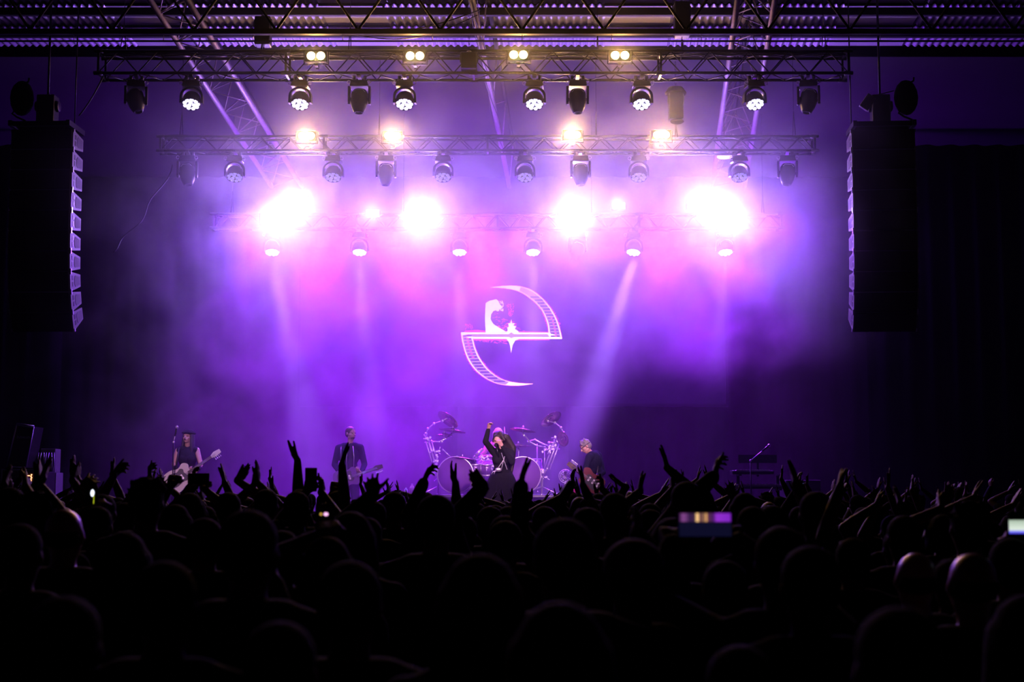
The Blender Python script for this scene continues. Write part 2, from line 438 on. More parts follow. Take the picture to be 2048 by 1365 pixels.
# cables hugging the middle tube
b = MB()
for k in range(3):
    pts = []
    for i in range(30):
        f = -0.3 + i / 29 * 1.15
        p = A0 + (A1 - A0) * f
        pts.append(p + Vector((0.07 * math.cos(f * 9 + k * 2), 0.0, 0.07 * math.sin(f * 9 + k * 2) - 0.01 * k)))
    b.path(pts, 0.009)
c0 = P(700, 68, 22.2)
b.path([c0 + (P(960, 20, 22.4) - c0) * (i / 14) + Vector((0, 0, -0.12 * math.sin(PI * i / 14))) for i in range(15)], 0.010)
b.path([c0 + (P(955, 30, 22.4) - c0) * (i / 14) + Vector((0, 0, -0.22 * math.sin(PI * i / 14))) for i in range(15)], 0.008)
tag(b.build('cable_bundle', M_CABLE), 'black cables looped along the middle roof tube and across to the cross girder', 'cable')

# crosswise lattice girder in front of the rig, its bottom chord just above the front truss
YG = 21.6
g = empty('cross_girder', P(1044, 64, YG), 'dark steel lattice girder spanning the hall above the front lighting truss', 'roof girder')
gz = P(1044, 64, YG).z; gx = P(1044, 64, YG).x
b = MB(); b.box((0, 0, 0), (27, 0.09, 0.085)); b.build('bottom_chord', M_STEEL, g)
b = MB(); b.box((0, 0, 0.98), (27, 0.09, 0.085)); b.build('top_chord', M_STEEL, g)
b = MB(); sp = P(1208, 60, YG).x - P(1044, 60, YG).x
for i in range(-10, 11):
    b.tube((i * sp, 0, 0.03), (i * sp + sp / 2, 0, 0.98), 0.022, n=6); b.tube((i * sp, 0, 0.03), (i * sp - sp / 2, 0, 0.98), 0.022, n=6)
b.build('web_bars', M_STEEL, g)
b = MB(); b.tube((-13.5, 0.02, -0.14), (13.5, 0.02, -0.14), 0.016, n=8); 
for i in range(-9, 10): b.tube((i * 1.4, 0.02, -0.14), (i * 1.4, 0, 0), 0.006, n=5)
b.build('conduit', M_ALU, g)

# ------------------------------------------------------------------ stage
ST = 1.08
b = MB(); b.box((0, 26.9, ST - 0.06), (23, 10.2, 0.12)); struct(b.build('floor_stage', M_DECK))
b = MB()
n = 220
b.add([(lerp(-11.5, 11.5, i / n), 21.86 + 0.03 * math.sin(i * 1.7), z) for z in (0.0, ST - 0.12) for i in range(n + 1)],
      [(i, i + 1, n + 2 + i, n + 1 + i) for i in range(n)], True)
o = struct(b.build('trim_1', M_DRAPE)); md = o.modifiers.new('t', 'SOLIDIFY'); md.thickness = 0.01
# black side drapes left and right of the stage picture
def drape(xa, xb, y, z0, z1, lab):
    q = MB(); n = int(abs(xb - xa) * 12)
    q.add([(lerp(xa, xb, i / n), y + 0.07 * math.sin(i * 1.05), z) for z in (z0, z1) for i in range(n + 1)],
          [(i, i + 1, n + 2 + i, n + 1 + i) for i in range(n)], True)
    o = q.build('stage_drape', M_DRAPE); md = o.modifiers.new('t', 'SOLIDIFY'); md.thickness = 0.01
    tag(o, lab, 'curtain')
drape(-12.5, -9.4, 29.5, ST, 9.0, 'black masking drape at the far left of the stage')
drape(7.4, 13.5, 29.5, ST, 9.0, 'wide black masking drape at the far right of the stage')
drape(-12, 12, 32.6, 0.0, 9.0, 'black backdrop drape hanging behind the video screen')

# ------------------------------------------------------------------ video screen with the emblem
YS = 31.2
M_SCREEN = bpy.data.materials.new('led_screen_face'); M_SCREEN.use_nodes = True
def _scr():
    n, l = NT(M_SCREEN); b_ = n['Principled BSDF']; b_.inputs['Base Color'].default_value = (0.01, 0.01, 0.012, 1); b_.inputs['Roughness'].default_value = 0.6
    tc = n.new('ShaderNodeTexCoord'); ck = n.new('ShaderNodeTexBrick'); mp = n.new('ShaderNodeMapping'); mp.inputs['Rotation'].default_value = (PI / 2, 0, 0)
    ck.offset = 0; ck.inputs['Brick Width'].default_value = 0.5; ck.inputs['Row Height'].default_value = 0.5; ck.inputs['Scale'].default_value = 1; ck.inputs['Mortar Size'].default_value = 0.004
    ck.inputs['Color1'].default_value = (0.0016, 0.0004, 0.008, 1); ck.inputs['Color2'].default_value = (0.0018, 0.0004, 0.009, 1); ck.inputs['Mortar'].default_value = (0, 0, 0, 1)
    l.new(tc.outputs['Object'], mp.inputs['Vector']); l.new(mp.outputs[0], ck.inputs['Vector']); l.new(ck.outputs['Color'], b_.inputs['Emission Color'])
    b_.inputs['Emission Strength'].default_value = 1.0
_scr()
s0, s1 = P(600, 808, YS), P(1447, 500, YS)
scx, scz = (s0.x + s1.x) / 2, (s0.z + s1.z) / 2; sw, sh = s1.x - s0.x, s1.z - s0.z
screen = empty('video_screen', (scx, YS, s0.z), 'large dark video wall behind the drum kit showing a glowing crescent emblem', 'screen')
b = MB(); b.box((0, 0.06, sh / 2), (sw, 0.1, sh)); face = b.build('screen_panel', M_SCREEN, screen)
b = MB()
for sx in (-1, 1): b.box((sx * (sw / 2 + 0.03), 0.06, sh / 2), (0.06, 0.14, sh + 0.12))
for z in (-0.03, sh + 0.03): b.box((0, 0.06, z), (sw, 0.14, 0.06))
b.build('screen_frame', M_BLACKM, screen)
b = MB()
for x in (-1.2, 1.2):
    b.box((x, 0.35, (sh - (s0.z - ST)) / 2), (0.06, 0.06, sh + s0.z - ST)); b.box((x, 0.35, -(s0.z - ST) + 0.03), (0.5, 0.7, 0.06)); b.box((x, 0.2, sh * 0.5), (0.05, 0.3, 0.05))
b.build('ground_support', M_BLACKM, screen)
def em(name, c, k):
    m = bpy.data.materials.new(name); m.use_nodes = True; n, l = NT(m); b_ = n['Principled BSDF']
    b_.inputs['Base Color'].default_value = (0, 0, 0, 1); b_.inputs['Roughness'].default_value = 0.8
    b_.inputs['Emission Color'].default_value = (*c, 1); b_.inputs['Emission Strength'].default_value = k
    return m
M_EW = em('emblem_white_pixels', (1.0, 0.8, 1.0), 2.4)
M_EP = em('emblem_magenta_pixels', (1.0, 0.06, 0.55), 1.6)
M_EL = em('emblem_lilac_pixels', (0.75, 0.45, 1.0), 1.05)
M_EB = em('emblem_blue_pixels', (0.12, 0.03, 0.5), 0.12)
M_ER = em('emblem_red_pixels', (1.0, 0.02, 0.25), 1.6)
ORG = Vector((scx, YS, s0.z))
def px3(x, y, lift=0.0):
    """emblem zoom-crop pixel -> screen-local point"""
    return P(880 + x * 300 / 1575, 540 + y * 260 / 1365, YS - lift) - ORG
def poly(b_, pts, lift):
    v = [px3(x, y, lift) for x, y in pts]
    b_.add(v, [tuple(range(len(v)))])
def arc_pts(cx, cy, rx, ry_, a0, a1, n):
    return [(cx + rx * math.cos(math.radians(lerp(a0, a1, i / n))), cy - ry_ * math.sin(math.radians(lerp(a0, a1, i / n)))) for i in range(n + 1)]
def interp(pts, t):
    t *= len(pts) - 1; i = min(int(t), len(pts) - 2); f = t - i
    return (lerp(pts[i][0], pts[i + 1][0], f), lerp(pts[i][1], pts[i + 1][1], f))
def smoothline(pts, n):
    """Catmull-Rom through pts"""
    out = []; m = len(pts) - 1
    for k in range(n + 1):
        t = k / n * m; i = min(int(t), m - 1); f = t - i
        p = [pts[max(0, min(m, i + j))] for j in (-1, 0, 1, 2)]
        out.append(tuple(0.5 * ((2 * p[1][c]) + (-p[0][c] + p[2][c]) * f + (2 * p[0][c] - 5 * p[1][c] + 4 * p[2][c] - p[3][c]) * f * f + (-p[0][c] + 3 * p[1][c] - 3 * p[2][c] + p[3][c]) * f ** 3) for c in (0, 1)))
    return out
# upper crescent: outer and inner edges from the tip (top left) to its foot (right)
UO = smoothline([(528, 184), (640, 172), (760, 168), (880, 184), (990, 232), (1090, 318), (1170, 420), (1228, 530), (1262, 640), (1280, 726)], 48)
UI = smoothline([(528, 186), (640, 190), (760, 205), (860, 240), (950, 300), (1030, 372), (1080, 440), (1115, 520), (1134, 590), (1140, 662)], 48)
LO = smoothline([(220, 660), (236, 760), (262, 860), (300, 950), (360, 1040), (450, 1120), (560, 1180), (680, 1210), (830, 1216), (974, 1199)], 48)
LI = smoothline([(346, 724), (362, 800), (392, 880), (430, 950), (490, 1030), (560, 1095), (640, 1145), (730, 1175), (850, 1192), (974, 1197)], 48)
def band(b_, A, B, lift, e0=0.0, e1=0.0):
    v = []; 
    for p, q in zip(A, B):
        v.append(px3(lerp(p[0], q[0], e0), lerp(p[1], q[1], e0), lift)); v.append(px3(lerp(p[0], q[0], 1 - e1), lerp(p[1], q[1], 1 - e1), lift))
    b_.add(v, [(2 * i, 2 * i + 1, 2 * i + 3, 2 * i + 2) for i in range(len(A) - 1)])
rnd = random.Random(3)
b = MB()       # ragged magenta fringe
band(b, [(x + 6, y - 5) for x, y in UO], [(x - 7, y + 5) for x, y in UI], 0.004)
band(b, [(x - 6, y + 5) for x, y in LO], [(x + 7, y - 4) for x, y in LI], 0.004)
for src, sx, lo, hi in ((UO, 1, 0.55, 0.85), (UI, -1, 0.6, 0.9), (LO, -1, 0.25, 0.75), (LI, 1, 0.35, 0.7)):
    for k in range(46):
        x, y = interp(src, rnd.uniform(lo, hi)); d = rnd.uniform(4, 26) * sx
        poly(b, [(x, y - 3), (x + d, y - 2), (x + d, y + 2), (x, y + 3)], 0.0045)
for k in range(70):
    x = rnd.uniform(560, 760); t = (x - 560) / 200
    y = rnd.uniform(430 + 120 * t, 650); poly(b, [(x - 9, y - 2.5), (x + 9, y - 2.5), (x + 9, y + 2.5), (x - 9, y + 2.5)], 0.0045)
for k in range(46):
    y = rnd.uniform(362, 492); hw = lerp(45, 18, (y - 362) / 130); x = 742 + rnd.uniform(-hw, hw)
    poly(b, [(x - 5, y - 6), (x + 4, y - 7), (x + 5, y + 5), (x - 4, y + 6)], 0.0045)
for k in range(26):
    x = rnd.uniform(262, 342); y = rnd.uniform(572, 650); poly(b, [(x - 3, y - 8), (x + 2, y - 8), (x + 4, y + 8), (x - 1, y + 8)], 0.0045)
for k in range(60):
    y = rnd.uniform(540, 655); hw = lerp(20, 150, (y - 540) / 115); x = 750 + rnd.uniform(-hw, hw)
    poly(b, [(x - 12, y - 2), (x + 12, y - 2), (x + 12, y + 2), (x - 12, y + 2)], 0.0045)
poly(b, [(262, 640), (390, 630), (470, 640), (1150, 652), (1150, 740), (830, 742), (700, 752), (620, 742), (240, 742)], 0.004)
for k in range(60):
    x = rnd.uniform(370, 700); t = (x - 370) / 330; y = rnd.uniform(728, 740 + 30 * t + 10); poly(b, [(x - 7, y - 3), (x + 7, y - 3), (x + 7, y + 4), (x - 7, y + 4)], 0.0045)
EMB = [(b, M_EP)]
b = MB()       # white outlines, star and figure
band(b, UO, UI, 0.007); band(b, LO, LI, 0.007)
poly(b, [(218, 657), (1145, 660), (1268, 660), (1283, 728), (360, 725), (240, 725)], 0.0072)
poly(b, [(749, 515), (756, 562), (785, 560), (768, 590), (802, 592), (784, 622), (815, 640), (830, 660), (830, 728), (790, 742), (765, 785), (746, 876), (736, 800), (722, 755), (700, 728), (690, 660), (712, 640), (705, 605), (724, 600), (716, 562), (742, 560)], 0.0075)
poly(b, [(480, 350), (520, 326), (560, 318), (590, 308), (615, 330), (625, 365), (660, 392), (640, 410), (600, 420), (560, 432), (535, 470), (530, 520), (560, 570), (640, 620), (700, 655), (480, 658), (472, 520)], 0.0076)
for k in range(60):
    x = rnd.uniform(585, 665); y = rnd.uniform(330, 430); poly(b, [(x - 3, y - 8), (x + 2, y - 8), (x + 4, y + 6), (x - 2, y + 6)], 0.0078)
EMB.append((b, M_EW))
b = MB()       # lilac fill inside the crescents and the bar
def cut(A, B, t0, t1, e0, e1, lift, n=30):
    a = [interp(A, lerp(t0, t1, i / n)) for i in range(n + 1)]; c = [interp(B, lerp(t0, t1, i / n)) for i in range(n + 1)]
    band(b, a, c, lift, e0, e1)
cut(UO, UI, 0.30, 0.985, 0.09, 0.09, 0.010); cut(LO, LI, 0.03, 0.78, 0.09, 0.09, 0.010)
poly(b, [(250, 676), (1130, 676), (1150, 706), (350, 706)], 0.0102)
poly(b, [(705, 690), (750, 655), (795, 690), (750, 722)], 0.0104)
EMB.append((b, M_EL))
def bars(rows, m, name, lift, thick):
    q = MB()
    for x0, x1, y in rows:
        v = [px3(x, yy, lift) for x, yy in ((x0, y - thick), (x1, y - thick), (x1, y + thick), (x0, y + thick))]; q.add(v, [(0, 1, 2, 3)])
    EMB.append((q, m))
def xat(L, y):
    best = min(L, key=lambda p: abs(p[1] - y)); return best[0]
rb = []; rr = []
for i in range(14):
    y = 287 + i * 31.6
    x0, x1 = xat(UI[10:], y), xat(UO[10:], y); w_ = x1 - x0
    rb.append((x0 + w_ * .17, x1 - w_ * .14, y))
    if i > 6: rr.append((x0 + w_ * .48, x0 + w_ * .66, y))
for i in range(16):
    y = 694 + i * 31.8
    x0, x1 = xat(LO[:40], y), (xat(LI[:40], y) if y > 724 else 350); w_ = x1 - x0
    rb.append((x0 + w_ * .16, x1 - w_ * .14, y))
    if 0 < i < 8: rr.append((x0 + w_ * .40, x0 + w_ * .62, y))
bars(rb, M_EB, 'emblem_bars', 0.013, 7.5)
bars(rr, M_ER, 'emblem_red_marks', 0.015, 6)

_items = [(arrays(q.mesh('x')), i) for i, (q, m) in enumerate(EMB)]
_me = merge_meshes('emblem', _items); _me.polygons.foreach_set('use_smooth', np.zeros(len(_me.polygons), bool))
for q, m in EMB: _me.materials.append(m)
emb = bpy.data.objects.new('emblem', _me); COL.objects.link(emb); emb.parent = screen
emb['label'] = 'glowing crescent emblem with a star and bar in white and magenta pixels'
# ------------------------------------------------------------------ lighting trusses
def box_truss(px0, px1, pyt, pyb, Y, dep, r, m, label, bay=0.5, spans=3.0):
    zt, zb = P(1024, pyt, Y - dep / 2).z, P(1024, pyb, Y - dep / 2).z
    xa, xb = P(px0, pyt, Y).x, P(px1, pyt, Y).x
    xc = (xa + xb) / 2; L = xb - xa; h = zt - zb
    t = empty('lighting_truss', (xc, Y, zb), label, 'lighting truss')
    for y in (-dep / 2, dep / 2):
        for z in (0, h):
            b = MB(); b.tube((-L / 2, y, z), (L / 2, y, z), r, n=10); b.build('chord', m, t)
    b = MB(); n = int(L / bay); bw = L / n; lr = r * 0.42
    for i in range(n):
        x0 = -L / 2 + i * bw; x1 = x0 + bw; xm = x0 + bw / 2
        for y in (-dep / 2, dep / 2):
            b.tube((x0, y, 0), (xm, y, h), lr, n=6); b.tube((xm, y, h), (x1, y, 0), lr, n=6)
        for z in (0, h):
            b.tube((x0, -dep / 2, z), (xm, dep / 2, z), lr, n=6); b.tube((xm, dep / 2, z), (x1, -dep / 2, z), lr, n=6)
    b.build('lacing', m, t)
    k = max(2, round(L / spans))
    for i in range(k + 1):
        x = -L / 2 + i * L / k
        b = MB()
        for y in (-dep / 2, dep / 2):
            b.box((x, y, h / 2), (0.035, 0.03, h)); 
            for z in (0, h): b.tube((x - 0.07, y, z), (x + 0.07, y, z), r * 1.35, n=10)
        for z in (0, h): b.box((x, 0, z), (0.035, dep, 0.03))
        b.build('joint_plate', m, t)
    for x in (-L / 2 + 0.35, -L / 6, L / 6, L / 2 - 0.35):
        b = MB()
        for y in (-dep / 2, dep / 2): b.tube((x, y, h), (x, 0, h + 0.5), 0.008, n=5)
        b.tube((x, 0, h + 0.45), (x, 0, roofz(Y) - zb - 0.06), 0.005, n=5); b.build('suspension_wire', M_BLACKM, t)
    return t, zb, zt
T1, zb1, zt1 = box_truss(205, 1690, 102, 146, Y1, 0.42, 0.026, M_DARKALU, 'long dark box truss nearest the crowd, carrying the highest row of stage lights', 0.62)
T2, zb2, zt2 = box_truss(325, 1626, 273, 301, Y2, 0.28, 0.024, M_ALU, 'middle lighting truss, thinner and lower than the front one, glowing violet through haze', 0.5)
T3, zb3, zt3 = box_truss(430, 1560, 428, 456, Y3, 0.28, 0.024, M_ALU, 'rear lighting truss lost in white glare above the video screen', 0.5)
# black cable loom and dimmer boxes tied along the front truss
b = MB()
for k in range(4):
    pts = [(P(210 + i * 18.2, 0, Y1).x, Y1 - 0.05 + 0.05 * k - 0.1, zt1 - 0.03 + 0.012 * k + 0.02 * math.sin(i * 0.9 + k * 2)) for i in range(82)]
    b.path(pts, 0.014)
tag(b.build('cable_loom', M_CABLE), 'black cable loom tied along the top of the front truss', 'cable')
b = MB()
for k in range(3):
    pts = [(P(330 + i * 16, 0, Y2).x, Y2 - 0.05 + 0.04 * k, zt2 + 0.03 + 0.015 * math.sin(i * 0.8 + k * 2)) for i in range(81)]
    b.path(pts, 0.012)
tag(b.build('cable_loom', M_CABLE), 'black cable loom lying along the top of the middle truss', 'cable')

# ------------------------------------------------------------------ moving lights
def rotx(d): return Matrix.Rotation(math.radians(d), 3, 'X')
def make_clamps(root, z0, z1):
    for sx in (-0.09, 0.09):
        c = MB(); c.box((sx, 0, (z0 + z1) / 2), (0.045, 0.05, z1 - z0)); c.tube((sx - 0.025, 0, z1 + 0.02), (sx + 0.025, 0, z1 + 0.02), 0.042, n=12)
        c.tube((sx, -0.06, z1 - 0.02), (sx, 0.0, z1 - 0.02), 0.008, n=6)
        c.build('clamp', M_ALU, root)
    c = MB(); c.box((0, 0, z1 + 0.02), (0.06, 0.44, 0.03)); c.build('mount_bar', M_BLACKM, root)
def make_wash(lens_mat):
    """origin at the head's pivot"""
    t = empty('wash_light', (0, 0, 0))
    b = MB(); b.box((0, 0, 0.255), (0.30, 0.26, 0.09), taper=0.86); b.box((0, 0, 0.31), (0.2, 0.2, 0.03)); b.build('base', M_CASE, t, bevel=0.012)
    for s in (-1, 1):
        b = MB(); b.path([(s * 0.165 + 0.03 * math.cos(a), -0.1, 0.262 + 0.03 * math.sin(a)) for a in [2 * PI * i / 10 for i in range(11)]], 0.006)
        b.build('handle', M_CHROME, t)
    make_clamps(t, 0.31, 0.355)
    b = MB(); out = []; n = 14
    for i in range(n + 1):
        a = PI * i / n; out.append((0.188 * math.cos(a) * 1.0, 0.06 + 0.155 * math.sin(a)))
    inn = [(x * 0.83, 0.05 + (z - 0.06) * 0.82) for x, z in reversed(out)]
    shape = [(0.192, -0.05), *out, (-0.192, -0.05), (-0.157, -0.05), *inn[0:], (0.157, -0.05)]
    m = len(out)
    # yoke built as strips so it stays a clean U
    pts_o = [(0.192, -0.06)] + out + [(-0.192, -0.06)]; pts_i = [(0.158, -0.06)] + [(x * 0.83, 0.05 + (z - 0.06) * 0.8) for x, z in out] + [(-0.158, -0.06)]
    for i in range(len(pts_o) - 1):
        b.prism([pts_o[i], pts_i[i], pts_i[i + 1], pts_o[i + 1]], 0.13)
    b.build('yoke', M_CASE, t, fix=True)
    b = MB(); b.lathe([(0.001, 0.135), (0.07, 0.13), (0.115, 0.10), (0.14, 0.05), (0.15, -0.02), (0.152, -0.09), (0.146, -0.10), (0.14, -0.085), (0.001, -0.083)], n=28)
    for s in (-1, 1): b.tube((s * 0.14, 0, 0), (s * 0.165, 0, 0), 0.03, n=12)
    h = b.build('head', M_CASE, t); h.rotation_euler = (math.radians(-26), 0, 0)
    b = MB(); b.path([(0.128 * math.cos(a), -0.152 + 0.0, 0.02 + 0.11 * math.sin(a)) for a in [PI * i / 12 for i in range(13)]], 0.0055); rim = b.build('rim_trim', M_CHROME, h)
    rim.rotation_euler = (math.radians(8), 0, 0)
    spots = [(0.045 * math.cos(2 * PI * i / 3 + .4), 0.045 * math.sin(2 * PI * i / 3 + .4)) for i in range(3)] + [(0.108 * math.cos(2 * PI * i / 9), 0.108 * math.sin(2 * PI * i / 9)) for i in range(9)]
    L = MB(); L.lathe([(0.001, -0.026), (0.020, -0.022), (0.031, -0.01), (0.034, 0.0), (0.034, 0.012), (0.001, 0.012)], n=14)
    lm = L.mesh('lens'); lm.materials.append(lens_mat)
    for x, y in spots:
        o = bpy.data.objects.new('lens', lm); COL.objects.link(o); o.parent = h; o.location = (x, y, -0.088)
    return t
def make_profile():
    t = empty('spot_light', (0, 0, 0))
    b = MB(); b.box((0, 0, 0.25), (0.30, 0.28, 0.11), taper=0.9); b.build('base', M_CASE, t, bevel=0.012)
    for s in (-1, 1):
        b = MB(); b.path([(s * 0.165 + 0.028 * math.cos(a), -0.12, 0.262 + 0.028 * math.sin(a)) for a in [2 * PI * i / 10 for i in range(11)]], 0.006)
        b.build('handle', M_CHROME, t)
    make_clamps(t, 0.30, 0.35)
    for s in (-1, 1):
        b = MB(); b.box((s * 0.168, 0, 0.075), (0.04, 0.15, 0.28)); b.box((s * 0.168, -0.01, -0.075), (0.042, 0.1, 0.03)); b.build('yoke_arm', M_CASE, t, bevel=0.01)
    b = MB(); R8 = [(0.105, 0.16), (0.138, 0.10), (0.142, -0.04), (0.125, -0.13), (0.095, -0.20), (0.075, -0.235), (0.06, -0.235), (0.058, -0.21), (0.001, -0.208)]
    b.lathe([(0.001, 0.165)] + R8, n=16)
    for s in (-1, 1): b.tube((s * 0.12, 0, 0), (s * 0.15, 0, 0), 0.03, n=12)
    h = b.build('head', M_CASE, t); h.rotation_euler = (math.radians(-8), 0, 0)
    b = MB(); b.path([(-0.10, -0.115, 0.09), (-0.06, -0.128, 0.13), (0.06, -0.128, 0.13), (0.10, -0.115, 0.09)], 0.006); b.build('rim_trim', M_CHROME, h)
    b = MB(); b.lathe([(0.001, -0.006), (0.04, -0.002), (0.056, 0.006), (0.001, 0.012)], n=20); b.build('lens', M_LENS_OFF, h, loc=(0, 0, -0.216))
    return t
protos = {'on': make_wash(M_LENS_ON), 'dim': make_wash(M_LENS_DIM), 'far': make_wash(M_LENS_FAR), 'prof': make_profile()}
used = set()
def place(kind, loc, label, group, yaw=0, pitch=None):
    o = protos[kind] if kind not in used else copy_tree(protos[kind])
    used.add(kind)
    o.location = loc; o.rotation_euler = (0, 0, math.radians(yaw)); tag(o, label, 'stage light', group)
    if pitch is not None:
        for c in kids(o):
            if c.name.startswith('head'): c.rotation_euler = (math.radians(pitch[0]), math.radians(pitch[1]), 0)
    return o
ordn = ['leftmost', 'second from left', 'third from left', 'third from right', 'second from right', 'rightmost']
def pivot(px, py, Y, tilt):
    """pivot point such that the lens face centre lands on the pixel"""
    p = P(px, py, Y); t = math.radians(tilt)
    return p + Vector((0, 0.09 * math.sin(t), 0.09 * math.cos(t)))
for i, (px, py, ax, ay) in enumerate(WASH1):
    q = pivot(px, py, Y1 - 0.04, 26)
    place('on', (q.x, Y1, zb1 - 0.40), f'bright blue-white cluster wash light under the front truss, {ordn[i]} of its lit row', 'lit wash lights on the front truss', yaw=[4, -3, 0, -2, 3, 8][i], pitch=(-26, 0))
for i, (px, py) in enumerate(WASH2):
    q = pivot(px, py, Y2 - 0.04, 26)
    place('dim', (q.x, Y2, zb2 - 0.40), f'dimly glowing wash light under the middle truss, {ordn[i]} of its kind there', 'dim wash lights on the middle truss', yaw=[3, -2, 1, 0, -4, 5][i], pitch=(-26, 0))
for i, (px, py, ax, ay) in enumerate(WASH3):
    q = pivot(px, py, Y3 - 0.04, 20)
    place('far', (q.x, Y3, zb3 - 0.40), f'hazy glowing wash light beaming down from the rear truss, {ordn[i]} there', 'wash lights on the rear truss', yaw=[5, -2, 1, 0, -6, 4][i], pitch=(-20, [0, 0, 0, 0, 6, 0][i]))
for i, (px, yaw, pit) in enumerate([(272, 12, (-14, -12)), (719, 0, (-6, 2)), (1155, 0, (-4, 0)), (1617, -12, (-6, 10))]):
    lab = ['unlit spot light with tilted snout at the left end of the front truss', 'dark unlit spot light under the front truss, left of centre', 'dark unlit spot light under the front truss, right of centre', 'unlit spot light near the right end of the front truss'][i]
    q = P(px, 190, Y1); place('prof', (q.x, Y1, zb1 - 0.39), lab, 'unlit spot lights on the front truss', yaw, pit)
for i, (px, yaw, pit) in enumerate([(375, 6, (-6, -6)), (772, 3, (-2, 2)), (1161, 0, (-3, 0)), (1575, -8, (-4, 6))]):
    lab = ['unlit spot light at the left end of the middle truss', 'haze-veiled unlit spot light under the middle truss, left of centre', 'haze-veiled unlit spot light under the middle truss, right of centre', 'unlit black spot light at the right end of the middle truss'][i]
    q = P(px, 340, Y2); place('prof', (q.x, Y2, zb2 - 0.39), lab, 'unlit spot lights on the middle truss', yaw, pit)
q = P(1156, 500, Y3); place('prof', (q.x, Y3, zb3 - 0.39), 'spot light under the rear truss throwing a thin pink beam', None, 0, (18, 20))
# the six rear washes hang on drop brackets from the rear truss
# ------------------------------------------------------------------ two-lamp audience blinders
def make_blinder():
    t = empty('blinder_light', (0, 0, 0))
    b = MB(); b.box((0, 0.05, 0), (0.36, 0.12, 0.19)); b.build('housing', M_CASE, t, bevel=0.012)
    for s in (-1, 1):
        b = MB(); b.lathe([(0.001, -0.03), (0.045, -0.022), (0.066, 0.0), (0.07, 0.02), (0.001, 0.02)], R=Matrix.Rotation(-PI / 2, 3, 'X'), n=20)
        b.build('lamp', M_WARMLAMP, t, loc=(s * 0.079, -0.02, 0))
    b = MB()
    for s in (-1, 1): b.box((s * 0.2, 0.06, -0.02), (0.012, 0.04, 0.22))
    b.box((0, 0.06, -0.13), (0.41, 0.04, 0.012)); b.build('bracket', M_BLACKM, t)
    b = MB(); b.box((0, -0.05, -0.115), (0.35, 0.14, 0.006), rotx(12)); b.build('barn_door', M_ALU, t)
    b = MB(); b.box((0, 0.12, -0.13), (0.05, 0.16, 0.04)); b.tube((-0.025, 0.2, -0.13), (0.025, 0.2, -0.13), 0.04, n=12); b.build('clamp', M_ALU, t)
    return t
bp = make_blinder()
bl = [f'glowing warm two-lamp blinder on the {r} truss, {w}' for r, w in [('front', 'first from the left'), ('front', 'second from the left'), ('front', 'second from the right'), ('front', 'rightmost'), ('middle', 'leftmost'), ('middle', 'second from the left'), ('middle', 'second from the right'), ('middle', 'rightmost')]]
for i, (px, py, Y) in enumerate(BLIND):
    o = bp if i == 0 else copy_tree(bp)
    o.location = P(px, py, Y - 0.36); tag(o, bl[i], 'stage light', 'warm two-lamp blinders')
# ------------------------------------------------------------------ violet strobes on the rear truss
def make_strobe():
    t = empty('strobe_light', (0, 0, 0))
    b = MB(); b.box((0, 0.06, 0), (0.5, 0.12, 0.24)); b.build('housing', M_CASE, t, bevel=0.012)
    b = MB(); b.box((0, -0.008, 0), (0.46, 0.012, 0.2)); b.build('led_panel', M_STROBE, t)
    b = MB(); b.box((0.27, 0.07, 0), (0.012, 0.05, 0.2)); b.box((-0.27, 0.07, 0), (0.012, 0.05, 0.2)); b.box((0, 0.13, 0), (0.56, 0.012, 0.05)); b.box((0, 0.2, 0), (0.05, 0.14, 0.05)); b.build('bracket', M_BLACKM, t)
    return t
sp0 = make_strobe()
for i, (px, py, e) in enumerate(STROBES):
    o = sp0 if i == 0 else copy_tree(sp0)
    o.location = P(px, py, Y3 - 0.34); o.scale = (1, 1, 1) if e > 1000 else (0.55, 1, 0.6)
    lab = ['blinding violet-white strobe at the left end of the rear truss', 'upper partner of the leftmost blinding strobe', 'small pale strobe glow between the first two big glares', 'blinding strobe left of centre on the rear truss', 'blinding strobe right of centre on the rear truss', 'small pale strobe glow above and right of the centre-right glare', 'upper left of the two merged strobes at the right end', 'lower right strobe at the far right end of the rear truss'][i]
    tag(o, lab, 'stage light', 'violet strobes on the rear truss')

